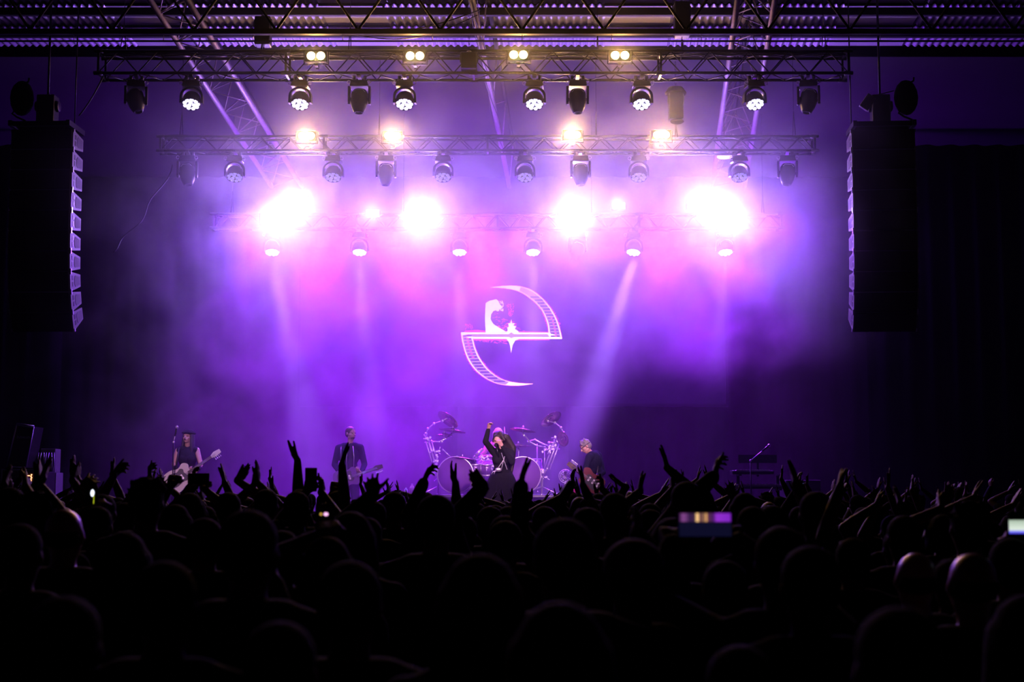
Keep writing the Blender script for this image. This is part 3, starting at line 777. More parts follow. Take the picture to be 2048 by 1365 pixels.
# ------------------------------------------------------------------ chain hoists
def hoist(px, py0, py1, Y, chain_to, label, skirt=False):
    a, c = P(px, py0, Y), P(px, py1, Y); h = a.z - c.z
    t = empty('chain_hoist', c, label, 'chain hoist')
    b = MB(); b.box((0, 0, h * 0.5), (0.26, 0.24, h)); b.tube((-0.15, 0, h * 0.75), (0.15, 0, h * 0.75), 0.1, n=16); b.build('motor_body', M_CASE, t, bevel=0.02)
    b = MB(); b.path([(0.04 * math.cos(k * .8), 0.0, h + 0.02 + 0.03 * math.sin(k * .8)) for k in range(9)], 0.012); b.build('hook', M_CHROME, t)
    def chain(z0, z1, x=0.0):
        q = MB(); n = max(2, int(abs(z1 - z0) / 0.045))
        for i in range(n):
            z = lerp(z0, z1, (i + .5) / n); dz = abs(z1 - z0) / n * .62
            if i % 2: q.path([(x + .012, 0, z - dz), (x + .012, 0, z + dz), (x - .012, 0, z + dz), (x - .012, 0, z - dz), (x + .012, 0, z - dz)], 0.004, n=4)
            else: q.path([(x, .012, z - dz), (x, .012, z + dz), (x, -.012, z + dz), (x, -.012, z - dz), (x, .012, z - dz)], 0.004, n=4)
        q.build('chain', M_BLACKM, t)
    chain(h + 0.03, roofz(Y) - c.z - 0.1)
    if chain_to:
        chain(0.0, chain_to - c.z + 0.22)
        q = MB()
        for y in (-0.21, 0.21): q.tube((0, 0, chain_to - c.z + 0.25), (0, y, chain_to - c.z - 0.03), 0.012, n=6)
        q.build('sling', M_BLACKM, t)
    if skirt:
        q = MB(); q.lathe([(0.13, 0.1), (0.2, 0.0), (0.19, -0.03), (0.05, -0.01)], c=(0, 0, h), n=14); q.build('chain_bag_rim', M_DRAPE, t)
        q = MB(); q.ball((0.02, 0, -0.03), (0.13, 0.11, 0.05)); q.build('chain_bag', M_DRAPE, t)
    return t
hoist(526, 36, 92, Y1, zt1, 'black chain hoist above the left part of the front truss')
hoist(1364, 6, 74, Y1, zt1, 'black chain hoist above the right part of the front truss, hook catching warm light')
hoist(1352, 186, 240, Y2, zt2, 'black chain hoist with bag above the right part of the middle truss', True)
hoist(938, 108, 140, Y1 - 0.32, None, 'small dark hoist body beside the middle of the front truss')
# shallow dish lamp seen under the middle truss
t = empty('pendant_lamp', P(1449, 314, 27.0), 'pale glowing dish lamp hanging under the right half of the middle truss', 'lamp')
b = MB(); b.lathe([(0.001, -0.03), (0.12, -0.02), (0.15, 0.0), (0.14, 0.02), (0.03, 0.07), (0.001, 0.08)], n=28); b.build('dish', mat('lit_dish', (0.6, 0.6, 0.6), 0.4, emit=(0.8, 0.6, 1.0), estr=1.3), t)
b = MB(); b.tube((0, 0, 0.07), (0, 0, roofz(27) - 0.2 - P(1449, 314, 27.0).z), 0.008, n=6); b.build('cord', M_CABLE, t)
# hanging cables at the left
b = MB()
a, c = P(345, 330, Y2), P(222, 505, 24.6)
b.path([a.lerp(c, i / 16) + Vector((0.05 * math.sin(i * .9), 0, -0.16 * math.sin(PI * i / 16))) for i in range(17)], 0.012)
tag(b.build('hanging_cable', M_CABLE), 'thin black cable drooping down left from the middle truss', 'cable')
b = MB(); a, c = P(207, 152, Y1), P(158, 232, Y1); b.path([a.lerp(c, i / 8) + Vector((0, 0, -0.05 * math.sin(PI * i / 8))) for i in range(9)], 0.014)
tag(b.build('hanging_cable', M_CABLE), 'short cable from the front truss end toward the left loudspeakers', 'cable')

# ------------------------------------------------------------------ hanging loudspeaker arrays
def make_cab():
    """origin: centre of the front top edge; faces -Y; front height .338, depth .5"""
    W, H, D, RH = 1.04, 0.334, 0.50, 0.20
    t = empty('loudspeaker', (0, 0, 0))
    side = [(0.0, 0.0), (D, -(H - RH) / 2), (D, -(H + RH) / 2), (0.0, -H)]      # (y, z)
    b = MB(); vs = [(x, y, z) for x in (-W / 2 + .02, W / 2 - .02) for y, z in side]
    b.add(vs, [(0, 1, 2, 3), (7, 6, 5, 4), (0, 4, 5, 1), (1, 5, 6, 2), (2, 6, 7, 3), (3, 7, 4, 0)]); b.build('cabinet', M_BLACK, t, fix=True)
    b = MB(); b.box((0, -0.012, -H / 2), (W - 0.05, 0.02, H - 0.02)); b.build('grille', M_GRILLE, t)
    b = MB()
    for sx in (-1, 1): b.box((sx * 0.24, -0.024, -H / 2), (0.008, 0.006, H - 0.03))
    b.box((0, -0.024, -0.012), (W - .06, 0.006, 0.008)); b.build('grille_trim', M_BLACKM, t)
    for sx in (-1, 1):
        b = MB(); X = sx * (W / 2 - 0.012)
        vs = [(X + dx, y, z) for dx in (-.008, .008) for y, z in side]
        b.add(vs, [(0, 1, 2, 3), (7, 6, 5, 4), (0, 4, 5, 1), (1, 5, 6, 2), (2, 6, 7, 3), (3, 7, 4, 0)])
        pl = b.build('side_plate', M_CABGREY, t, fix=True)
        X = sx * (W / 2 - 0.003)
        q = MB(); hexa = [(0.24, -0.075), (0.33, -0.085), (0.45, -0.10), (0.46, -0.235), (0.34, -0.25), (0.24, -0.26), (0.20, -0.215), (0.20, -0.12)]
        vs = [(X + dx, y, z) for dx in (-.002, .004) for y, z in hexa]; n = len(hexa)
        q.add(vs, [tuple(range(n)), tuple(range(2 * n - 1, n - 1, -1))] + [(i, (i + 1) % n, n + (i + 1) % n, n + i) for i in range(n)])
        q.build('vent_plate', M_VENT, pl, fix=True)
        for z in (-0.11, -0.215):
            q = MB(); q.box((X, 0.125, z), (0.008, 0.07, 0.075)); q.build('handle_pocket', M_BLACK, pl)
    for sx in (-1, 1):
        for z in (-0.02, -H + 0.02):
            b = MB(); b.box((sx * (W / 2 + 0.004), 0.03, z), (0.012, 0.04, 0.05)); b.build('rigging_pin', M_CHROME, t)
    return t
M_VENT = mat('perforated_side_vent', (0.11, 0.105, 0.12), 0.55, bump=0.8, bscale=260, var=0.3)
cab0 = make_cab(); cab_used = False
nth = ['topmost', 'second', 'third', 'fourth', 'fifth', 'sixth', 'seventh', 'eighth', 'ninth', 'lowest']
def array(pxedge, side, yaw, Y):
    global cab_used
    top = P(pxedge, 259, Y); xo = -side * 0.52
    org = Vector((top.x + xo, Y, top.z)); ang = [0, 0, 0, 0.5, 1, 2, 5, 10, 16, 24]
    name = 'left' if side > 0 else 'right'
    p = Vector((0, 0, 0)); Rz = Matrix.Rotation(math.radians(yaw), 3, 'Z')
    for i in range(10):
        o = cab0 if not cab_used else copy_tree(cab0); cab_used = True
        R = Matrix.Rotation(math.radians(ang[i]), 3, 'X')
        o.location = org + Rz @ p; o.rotation_euler = (math.radians(ang[i]), 0, math.radians(yaw))
        lab = f'black line array loudspeaker in the {name} hanging column, ' + (f'{nth[i]} of ten' if i in (0, 9) else f'{nth[i]} from the top')
        tag(o, lab, 'loudspeaker', f'loudspeakers of the {name} hanging array')
        p = p + R @ Vector((0, 0, -0.338))
    t = empty('array_bumper', org + Vector((0, 0, 0.02)), f'black steel flying frame on top of the {name} loudspeaker column', 'rigging frame', rot=(0, 0, math.radians(yaw)))
    b = MB()
    for sx in (-.48, .48): b.box((sx, 0.2, 0.05), (0.06, 0.75, 0.09))
    for y in (-.1, .2, .5): b.box((0, y, 0.05), (1.0, 0.06, 0.08))
    b.build('frame', M_BLACKM, t)
    b = MB(); b.box((0, 0.2, 0.35), (0.3, 0.26, 0.5)); b.tube((-.2, 0.2, 0.42), (.2, 0.2, 0.42), 0.1); b.build('motor', M_CASE, t, bevel=0.02)
    b = MB(); b.tube((0, 0.2, 0.6), (0, 0.2, roofz(Y) - org.z - 0.1), 0.02, n=6); b.tube((side * .50, 0.1, 0.1), (side * .50, 0.1, roofz(Y) - org.z - 0.1), 0.012, n=6); b.build('lift_chain', M_BLACKM, t)
    b = MB(); b.ball((-side * .42, 0.15, 0.55), (0.2, 0.16, 0.3)); b.path([(-side * .42 + 0.14 * math.cos(i), 0.1, 0.1 + i * 0.06) for i in range(14)], 0.016); b.build('cable_bag', M_DRAPE, t)
    return org
array(148, 1, -2, 23.0)
array(1703, -1, -4, 23.0)
q = P(1735, 205, 22.8)
t = empty('junction_box', q, 'small tilted purple-lit box above the right loudspeaker column', 'box', rot=(0, math.radians(35), 0))
b = MB(); b.box((0, 0, 0), (0.16, 0.08, 0.26)); b.build('housing', M_CABGREY, t, bevel=0.01)
b = MB(); b.tube((0, 0, 0.12), (0.25, 0.1, 0.45), 0.01, n=6); b.build('cable', M_CABLE, t)
# ------------------------------------------------------------------ people
V = Vector
def frame(fwd, up=(0, 0, 1)):
    """rotation whose local -Y... local +Y looks along fwd, local Z is up"""
    y = V(fwd).normalized(); x = y.cross(V(up)).normalized(); z = x.cross(y)
    return Matrix((x, y, z)).transposed()
def head_shape(b, c, H, k=1.0, ears=True, female=False):
    """head centred at c (mid height), facing local +Y of H"""
    def q(x, y, z): return c + H @ V((x * k, y * k, z * k))
    b.ball(q(0, -0.012, 0.030), (0.074 * k, 0.092 * k, 0.084 * k), H, 18)
    b.ball(q(0, 0.022, -0.03), (0.060 * k, 0.066 * k, 0.075 * k), H, 16)
    b.ball(q(0, 0.052, -0.085), (0.026 * k, 0.024 * k, 0.022 * k), H, 10)      # chin
    b.cone(q(-0.045, 0.0, -0.062), q(-0.012, 0.05, -0.088), 0.020 * k, 0.016 * k, 8); b.cone(q(0.045, 0.0, -0.062), q(0.012, 0.05, -0.088), 0.020 * k, 0.016 * k, 8)
    b.cone(q(0, 0.083, 0.014), q(0, 0.104, -0.022), 0.008 * k, 0.012 * k, 8)     # nose
    b.cone(q(-0.034, 0.07, 0.025), q(0.034, 0.07, 0.025), 0.012 * k, 0.012 * k, 8)  # brow
    b.cone(q(-0.016, 0.083, -0.050), q(0.016, 0.083, -0.050), 0.009 * k, 0.009 * k, 8)  # mouth
    b.cone(q(-0.045, 0.055, -0.02), q(-0.05, 0.03, -0.02), 0.018 * k, 0.018 * k, 8); b.cone(q(0.045, 0.055, -0.02), q(0.05, 0.03, -0.02), 0.018 * k, 0.018 * k, 8)
    if ears:
        for s in (-1, 1): b.ball(q(s * 0.078, -0.008, -0.004), (0.010 * k, 0.020 * k, 0.032 * k), H, 8)
def hand_shape(b, W, d, n, side, pose='flat', k=1.0):
    """W wrist, d direction wrist->fingertips, n palm normal, side +1 thumb on the +t side"""
    d = V(d).normalized(); n = V(n); n = (n - d * n.dot(d)).normalized(); t = d.cross(n).normalized() * side
    spread = {'flat': 0.03, 'open': 0.20, 'curl': 0.06, 'fist': 0.0, 'hold': 0.05, 'relax': 0.05, 'clap': 0.02}[pose]
    curl = {'flat': 5, 'open': 10, 'curl': 34, 'fist': 80, 'hold': 55, 'relax': 24, 'clap': 3}[pose]
    kn = []
    for i in range(4):      # index..little
        u = 0.033 - 0.022 * i
        base = W + d * (0.085 - 0.004 * abs(i - 1)) * k + t * u * k
        kn.append(base); b.cone(W + t * u * 0.55 * k, base, 0.017 * k, 0.0125 * k, 8)
    b.cone(W + d * 0.03 * k + t * 0.02 * k, W + d * 0.07 * k - t * 0.02 * k, 0.017 * k, 0.016 * k, 8)
    ln = [0.074, 0.083, 0.077, 0.060]
    for i in range(4):
        a = spread * (1.5 - i) / 1.5
        dirn = (d * math.cos(a) + t * math.sin(a)); p = kn[i]; seg = [0.45, 0.31, 0.24]; ang = 0.0
        for j in range(3):
            ang += math.radians(curl * (1.0 + 0.12 * i) * (0.8 if j == 0 else 1.0))
            v = (dirn * math.cos(ang) + n * math.sin(ang)).normalized()
            e = p + v * ln[i] * seg[j] * k
            r0 = (0.0095, 0.0088, 0.008)[j] * k * (0.92 if i == 3 else 1)
            b.cone(p, e, r0, r0 * 0.92, 8); p = e
    ta = {'flat': 0.35, 'open': 0.95, 'curl': 0.6, 'fist': 0.25, 'hold': 0.5, 'relax': 0.35, 'clap': 0.55}[pose]
    p = W + d * 0.025 * k + t * 0.026 * k; v = (d * math.cos(ta) + t * math.sin(ta) + n * 0.25).normalized()
    e = p + v * 0.042 * k; b.cone(p, e, 0.015 * k, 0.0115 * k, 8)
    v2 = (v + d * 0.35 + n * (0.9 if pose in ('fist', 'hold') else 0.1)).normalized(); e2 = e + v2 * 0.032 * k
    b.cone(e, e2, 0.0112 * k, 0.0098 * k, 8); e3 = e2 + (v2 + d * 0.2).normalized() * 0.024 * k; b.cone(e2, e3, 0.0098 * k, 0.008 * k, 8)
def ik(S_, W, l1, l2, pole):
    """elbow position and possibly pulled-in wrist"""
    d = W - S_; L = d.length; mx = (l1 + l2) * 0.992
    if L > mx: W = S_ + d * (mx / L); d = W - S_; L = mx
    L = max(L, abs(l1 - l2) + 0.02)
    a = (l1 * l1 - l2 * l2 + L * L) / (2 * L); h = math.sqrt(max(0, l1 * l1 - a * a))
    u = d.normalized(); p = V(pole); p = (p - u * p.dot(u)).normalized()
    return S_ + u * a + p * h, W
def torso_shapes(b, J, k, g=0.0, female=False):
    pel, ch, nk = J['pelvis'], J['chest'], J['neck']; A, B = J['sh'][0], J['sh'][1]
    R = J.get('TR', Matrix.Identity(3))
    w_ = 0.9 if female else 1.0
    b.ball(pel, ((0.160 + g) * k * (1.0 if female else .96), (0.108 + g) * k, (0.12 + g) * k), R, 16)
    mid = pel.lerp(ch, 0.5); b.ball(mid, ((0.132 * w_ + g) * k, (0.098 + g) * k, (0.15 + g) * k), R, 16)
    b.ball(ch, ((0.165 * w_ + g) * k, (0.115 + g) * k, (0.17 + g) * k), R, 16)
    if female:
        f = R @ V((0, 1, 0))
        for s in (-1, 1): b.ball(ch + R @ V((s * 0.07, 0.085, -0.02)) * k, (0.058 + g) * k, n=12)
    b.cone(A.lerp(B, .08), A.lerp(B, .92), (0.056 * w_ + g) * k, (0.056 * w_ + g) * k, 12)
    b.cone(A.lerp(B, .25) + V((0, 0, 0.02)), A.lerp(B, .75) + V((0, 0, 0.02)), (0.06 * w_ + g) * k, (0.06 * w_ + g) * k, 12)
def leg_shapes(b, J, k, g=0.0, feet=True):
    for i in (0, 1):
        h, kn_, an = J['hip'][i], J['knee'][i], J['ankle'][i]
        b.cone(h, kn_, (0.083 + g) * k, (0.054 + g) * k, 12)
        b.cone(kn_, kn_.lerp(an, .35), (0.054 + g) * k, (0.055 + g) * k, 12); b.cone(kn_.lerp(an, .35), an, (0.055 + g) * k, (0.036 + g) * k, 12)
def foot_shapes(b, J, k, g=0.0):
    for i in (0, 1):
        an = J['ankle'][i]; f = J['toe'][i]
        heel = V((an.x, an.y, an.z)) - (f - an).normalized() * 0.03; heel.z = f.z
        b.cone(heel, f, (0.036 + g) * k, (0.034 + g) * k, 10); b.cone(an, heel, (0.036 + g) * k, (0.036 + g) * k, 10)
def stand_joints(k, female=False, yaw=0.0):
    w_ = 0.9 if female else 1.0
    return dict(pelvis=V((0, 0, 0.96 * k)), chest=V((0, 0.0, 1.27 * k)), neck=V((0, 0, 1.50 * k)), head=V((0, 0.02 * k, 1.63 * k)),
                sh=[V((-0.185 * w_ * k, 0, 1.42 * k)), V((0.185 * w_ * k, 0, 1.42 * k))],
                hip=[V((-0.09 * k, 0, 0.92 * k)), V((0.09 * k, 0, 0.92 * k))], knee=[V((-0.10 * k, 0.02, 0.50 * k)), V((0.10 * k, 0.02, 0.50 * k))],
                ankle=[V((-0.11 * k, -0.02, 0.085 * k)), V((0.11 * k, -0.02, 0.085 * k))], toe=[V((-0.13 * k, 0.15, 0.036)), V((0.13 * k, 0.15, 0.036))])
def mirror_mat(m, name):
    return m
# hair, built around a head at the origin facing +Y
def hair_mesh(style, voxel=0.009):
    b = MB(); I = Matrix.Identity(3)
    cap = 0.0
    b.ball((0, -0.022, 0.040), (0.084, 0.096, 0.086), I, 18)
    if style == 'short':
        b.ball((0, -0.045, 0.0), (0.078, 0.07, 0.075), I, 14)
    elif style == 'tuft':
        b.ball((0, -0.045, 0.0), (0.08, 0.072, 0.08), I, 14)
        r = random.Random(5)
        for _ in range(26):
            a = r.uniform(0, 2 * PI); e = r.uniform(.1, 1.2); d = V((math.cos(a) * math.cos(e), math.sin(a) * math.cos(e), math.sin(e)))
            b.cone(V((0, -.02, .04)) + d * .07, V((0, -.02, .04)) + d * .105, .018, .008, 6)
    elif style in ('long', 'wavy'):
        for i in range(11):
            a = lerp(-200, 20, i / 10); x, y = 0.078 * math.cos(math.radians(a)), -0.02 + 0.085 * math.sin(math.radians(a))
            wv = 0.012 * math.sin(i * 2.1) if style == 'wavy' else 0
            b.cone((x, y, 0.03), (x * 1.15 + wv, y * 1.05, -0.12), 0.026, 0.03, 8); b.cone((x * 1.15 + wv, y * 1.05, -0.12), (x * 1.2 - wv, y * 1.0 - 0.02, -0.27), 0.03, 0.018, 8)
    elif style == 'bob':
        for i in range(11):
            a = lerp(-205, 25, i / 10); x, y = 0.08 * math.cos(math.radians(a)), -0.02 + 0.085 * math.sin(math.radians(a))
            b.cone((x, y, 0.03), (x * 1.15, y * 1.05, -0.09), 0.026, 0.022, 8)
    elif style == 'bun':
        b.ball((0, -0.045, 0.0), (0.08, 0.07, 0.075), I, 14); b.ball((0, -0.07, 0.135), (0.045, 0.045, 0.04), I, 12)
    elif style == 'pony':
        b.ball((0, -0.045, 0.0), (0.08, 0.07, 0.075), I, 14); b.cone((0, -0.11, 0.06), (0, -0.15, -0.02), 0.026, 0.034, 8); b.cone((0, -0.15, -0.02), (0, -0.14, -0.2), 0.034, 0.012, 8)
    elif style == 'bald':
        b = MB(); b.ball((0, -0.03, 0.0), (0.080, 0.082, 0.05), I, 16)
    elif style == 'cap':
        b.ball((0, -0.045, 0.0), (0.078, 0.07, 0.075), I, 14)
    return remeshed(b, voxel, 5, 'hair')
def cap_mesh():
    b = MB(); b.ball((0, -0.015, 0.055), (0.094, 0.107, 0.082), n=20)
    for i in range(9):
        a = math.radians(lerp(30, 150, i / 8)); b.cone((0.06 * math.cos(a), 0.07, 0.055), (0.082 * math.cos(a), 0.07 + 0.10 * math.sin(a), 0.038), 0.008, 0.006, 8)
    return remeshed(b, 0.008, 3, 'cap')
def simple_obj(name, me, m, parent, loc=None, rot=None):
    if m and not me.materials: me.materials.append(m)
    o = bpy.data.objects.new(name, me); COL.objects.link(o); o.parent = parent
    if loc is not None: o.location = loc
    if rot is not None: o.rotation_euler = rot
    return o

# ------------------------------------------------------------------ the band
def band_member(name_label, px, Y, k, female, J, arms, skin, hairm, head_fwd, head_up=(0, 0, 1), shirt=None, sleeve=1.0, trousers=M_DENIM, base_z=None, extra_hair=None, hairstyle='short', skin_arm=True, mouth_open=False):
    """J: local joints; arms: [(elbow, wrist, dir, normal, side, pose)] for image-left then image-right arm"""
    o0 = V((P(px, 975, Y).x, Y, ST if base_z is None else base_z))
    H = frame(head_fwd, head_up)
    b = MB(); torso_shapes(b, J, k, 0, female); leg_shapes(b, J, k); foot_shapes(b, J, k)
    b.cone(J['neck'] - V((0, 0, 0.04)), J['head'] - H @ V((0, 0.0, 0.05 * k)), 0.052 * k, 0.048 * k, 12)
    head_shape(b, J['head'], H, k, female=female)
    for (el, wr, d, n, side, pose), sh in zip(arms, J['sh']):
        b.cone(sh, el, 0.049 * k, 0.038 * k, 12); b.cone(el, el.lerp(wr, .35), 0.038 * k, 0.039 * k, 12); b.cone(el.lerp(wr, .35), wr, 0.039 * k, 0.025 * k, 12)
        hand_shape(b, wr, d, n, side, pose, k)
    me = remeshed(b, 0.0065, 3, 'person'); me.materials.append(skin)
    root = bpy.data.objects.new('person', me); COL.objects.link(root); root.location = o0
    tag(root, name_label, 'person')
    # clothes
    b = MB(); torso_shapes(b, J, k, 0.014, female)
    for (el, wr, d, n, side, pose), sh in zip(arms, J['sh']):
        if sleeve > 0:
            b.cone(sh, sh.lerp(el, min(1, sleeve)), 0.062 * k, 0.052 * k, 12)
            if sleeve > 1: b.cone(el, el.lerp(wr, min(0.96, sleeve - 1)), 0.052 * k, 0.038 * k, 12)
    simple_obj('top', remeshed(b, 0.011, 4, 'top'), shirt, root)
    if trousers:
        b = MB(); leg_shapes(b, J, k, 0.013); b.ball(J['pelvis'] - V((0, 0, 0.02)), (0.172 * k, 0.122 * k, 0.125 * k), n=16)
        simple_obj('trousers', remeshed(b, 0.013, 4, 'trousers'), trousers, root)
    for i in (0, 1):
        b = MB(); JJ = dict(ankle=[J['ankle'][i]] * 2, toe=[J['toe'][i]] * 2); foot_shapes(b, JJ, k, 0.008)
        simple_obj('shoe', remeshed(b, 0.012, 2, 'shoe'), M_BLACK, root)
    hm = hair_mesh(hairstyle, 0.008)
    hh = simple_obj('hair', hm, hairm, root, J['head'], H.to_euler()); hh.scale = (k, k, k)
    for s in (-1, 1):
        e = MB(); e.ball((0, 0, 0), (0.011 * k, 0.006 * k, 0.006 * k), H, 10)
        simple_obj('eye', e.mesh('eye'), M_EYE, root, J['head'] + H @ V((s * 0.031, 0.079, 0.006)) * k)
    e = MB(); e.ball((0, 0, 0), (0.019 * k, 0.006 * k, (0.012 if mouth_open else 0.005) * k), H, 10)
    simple_obj('mouth', e.mesh('mouth'), M_LIP if not mouth_open else M_EYE, root, J['head'] + H @ V((0, 0.092, -0.050)) * k)
    return root, o0, H
def loc_at(o0, px, py, Y):      # local point of a figure whose feet stand at o0
    return P(px, py, Y) - o0

# --- singer --------------------------------------------------------------------------------
Ys = 23.3; k = 0.96
o0 = V((P(1003, 975, Ys).x, Ys, ST)); q = lambda px, py, dy=0.0: P(px, py, Ys + dy) - o0
J = dict(pelvis=q(1003, 949), chest=q(1003, 919), neck=q(1001, 899), head=q(996, 881, -0.03),
         sh=[q(987, 905), q(1022, 906)], hip=[q(994, 954), q(1012, 954)], knee=[q(991, 1005, -0.05), q(1015, 1005, 0.0)],
         ankle=[q(989, 1052), q(1018, 1052, 0.05)], toe=[q(986, 1057, -0.16), q(1022, 1057, -0.1)])
J['TR'] = Matrix.Rotation(PI, 3, 'Z')
SA = [(q(971, 884, -0.10), q(977, 858, -0.06), (0.25, -0.3, 0.9), (0.7, -0.7, 0), -1, 'curl'),
      (q(1024, 925, -0.16), q(1003, 891, -0.24), (-0.5, -0.25, 0.75), (0.2, 0.9, 0.3), 1, 'fist')]
singer, so, SH = band_member('long-haired singer in black with one arm raised overhead, in front of the drum kit', 1003, Ys, k, True, J, SA, M_SKIN, M_HAIRD,
            (-0.22, -1, -0.28), (-0.10, 0, 1), M_CLOTH[0], 1.9, None, hairstyle='short', mouth_open=True)
b = MB()        # long mane falling to the waist on the image right
b.ball(q(998, 872, 0.02), (0.10, 0.10, 0.085), n=16)
for i in range(9):
    f = i / 8; x0 = lerp(996, 1013, f); xa = lerp(1000, 1026, f); xb = lerp(1004, 1025, f); dy = lerp(0.1, 0.02, f)
    b.cone(q(x0, lerp(869, 874, f), dy), q(xa, 896, dy + 0.05), 0.055, 0.055, 8); b.cone(q(xa, 896, dy + 0.05), q(xb, 922, dy + 0.08), 0.055, 0.048, 8)
    b.cone(q(xb, 922, dy + 0.08), q(xb - 1.5 + math.sin(i * 2.3), 944 + 3 * math.sin(i * 1.7), dy + 0.08), 0.048, 0.02, 8)
b.cone(q(990, 868, -0.02), q(986, 884, 0.0), 0.03, 0.018, 8); b.cone(q(1000, 866, -0.06), q(1008, 880, -0.06), 0.03, 0.03, 8)
simple_obj('mane', remeshed(b, 0.010, 4, 'mane'), M_HAIRD, singer)
b = MB(); prof = []; cx = q(1003, 946)
n = 40; rows = 8; vs = []
for j in range(rows + 1):
    f = j / rows; z = lerp(cx.z + 0.03, 0.06, f); r = lerp(0.15, 0.44, f ** 0.8)
    for i in range(n):
        a = 2 * PI * i / n; rr = r * (1 + 0.10 * f * math.sin(a * 9)); vs.append((cx.x + 0.02 * f + rr * math.cos(a), 0.02 + rr * 0.75 * math.sin(a), z + 0.05 * f * math.sin(a * 3 + 1)))
b.add(vs, [(j * n + i, j * n + (i + 1) % n, (j + 1) * n + (i + 1) % n, (j + 1) * n + i) for j in range(rows) for i in range(n)], True)
sk = simple_obj('skirt', b.mesh('skirt'), M_CLOTH[0], singer); md = sk.modifiers.new('t', 'SOLIDIFY'); md.thickness = 0.008
def chain_on(pa, pb, bul, name='body_chain'):
    c = MB(); n = 16
    for i in range(n + 1):
        f = i / n; p = pa.lerp(pb, f) + V((0, -bul * math.sin(PI * f), 0)); c.ball(p, 0.0075, n=8)
    simple_obj(name, c.mesh(name), M_CHROME, singer)
chain_on(q(1003, 907, -0.17), q(1014, 939, -0.16), 0.04); chain_on(q(1007, 921, -0.19), q(996, 937, -0.18), 0.03); chain_on(q(1009, 914, -0.19), q(1003, 938, -0.18), 0.02)
b = MB(); b.ball(q(997, 940, -0.17), (0.055, 0.02, 0.035)); b.path([q(997, 940, -0.17), q(991, 943, -0.17), q(986, 944, -0.16), q(983, 949, -0.17)], 0.010); b.path([q(990, 943, -0.17), q(988, 949, -0.18)], 0.008)
simple_obj('belt_buckle', b.mesh('belt_buckle'), M_CHROME, singer)
t = empty('microphone', P(1001, 890, Ys - 0.28), 'black microphone held to the singer\'s mouth', 'microphone')
b = MB(); b.tube((0, 0, 0), (0.035, 0.03, -0.17), 0.018, 0.013, n=12); b.build('handle', M_BLACKM, t)
b = MB(); b.ball((-0.008, -0.01, 0.035), 0.034, n=14); b.build('grille', M_GRILLE, t)
# keep the microphone just in front of her mouth
mp_ = so + J['head'] + SH @ V((0, 0.135, -0.05)); t.location = mp_ - V((0, 0, 0.035))

# --- stringed instruments -------------------------------------------------------------------
def guitar(label, body_c, head_c, bodym, bass=False, name='electric_guitar', sc=1.0):
    """body centre and headstock centre in world space; front faces the crowd"""
    ax = (head_c - body_c).normalized(); nrm = V((0, -1, 0)); nrm = (nrm - ax * nrm.dot(ax)).normalized(); sd = ax.cross(nrm)
    R = Matrix((ax, nrm, sd)).transposed()
    L = (head_c - body_c).length
    t = empty(name, body_c, label, 'guitar')
    def M_(x, y, z): return R @ V((x, y, z))
    out = smoothline([(0.20, 0.03), (0.23, 0.11), (0.15, 0.16), (0.04, 0.125), (-0.08, 0.16), (-0.20, 0.13), (-0.24, 0.0), (-0.20, -0.14), (-0.07, -0.17), (0.05, -0.13), (0.14, -0.16), (0.20, -0.11), (0.18, -0.04), (0.20, 0.03)], 52)[:-1]
    b = MB(); vs = [M_(x * sc, y, z * sc) for y in (-0.022, 0.022) for x, z in out]; n = len(out)
    b.add(vs, [tuple(range(n)), tuple(range(2 * n - 1, n - 1, -1))] + [(i, n + i, n + (i + 1) % n, (i + 1) % n) for i in range(n)]); b.build('body', bodym, t, fix=True)
    b = MB(); po = [(x * .62 * sc - .02, z * .6 * sc - .02) for x, z in out]; vs = [M_(x, y, z) for y in (0.0225, 0.027) for x, z in po]
    b.add(vs, [tuple(range(n)), tuple(range(2 * n - 1, n - 1, -1))] + [(i, n + i, n + (i + 1) % n, (i + 1) % n) for i in range(n)]); b.build('pickguard', M_BLACK, t, fix=True)
    b = MB(); b.box(M_((L + .12) / 2 * 1.0, 0.022, 0), (L - 0.22, 0.024, 0.05), R); b.build('neck', M_HAIRB, t)
    b = MB(); ho = [(L - 0.06, -0.02), (L + 0.02, -0.05), (L + 0.13, -0.035), (L + 0.13, 0.03), (L + 0.02, 0.04), (L - 0.06, 0.022)]
    vs = [M_(x, y, z) for y in (0.012, 0.03) for x, z in ho]; n = len(ho); b.add(vs, [tuple(range(n)), tuple(range(2 * n - 1, n - 1, -1))] + [(i, n + i, n + (i + 1) % n, (i + 1) % n) for i in range(n)]); b.build('headstock', bodym if bass else M_HAIRB, t, fix=True)
    for i in range(4 if bass else 6):
        b = MB(); x = L - 0.01 + i * (0.032 if bass else 0.022); b.tube(M_(x, 0.02, 0.03), M_(x, 0.02, 0.07), 0.004); b.ball(M_(x, 0.02, 0.078), (0.012, 0.006, 0.012), R, 8); b.build('tuning_peg', M_CHROME, t)
    for x in (0.05, -0.03): 
        b = MB(); b.box(M_(x, 0.03, 0), (0.03, 0.012, 0.08), R); b.build('pickup', M_CHROME, t)
    b = MB(); b.box(M_(-0.12, 0.032, 0), (0.03, 0.014, 0.08), R); b.build('bridge', M_CHROME, t)
    b = MB()
    for i in range(4 if bass else 6):
        z = lerp(-0.018, 0.018, i / (3 if bass else 5)); b.tube(M_(-0.12, 0.042, z), M_(L + 0.03, 0.037, z * .8), 0.0012, n=4)
    b.build('strings', M_CHROME, t)
    return t
def strap(person, o0, pts):
    b = MB(); pts = [V(p) - o0 for p in pts]
    for a, c in zip(pts, pts[1:]): b.tube(a, c, 0.016, n=6)
    for p in pts: b.ball(p, 0.016, n=6)
    simple_obj('guitar_strap', b.mesh('guitar_strap'), M_BLACK, person)
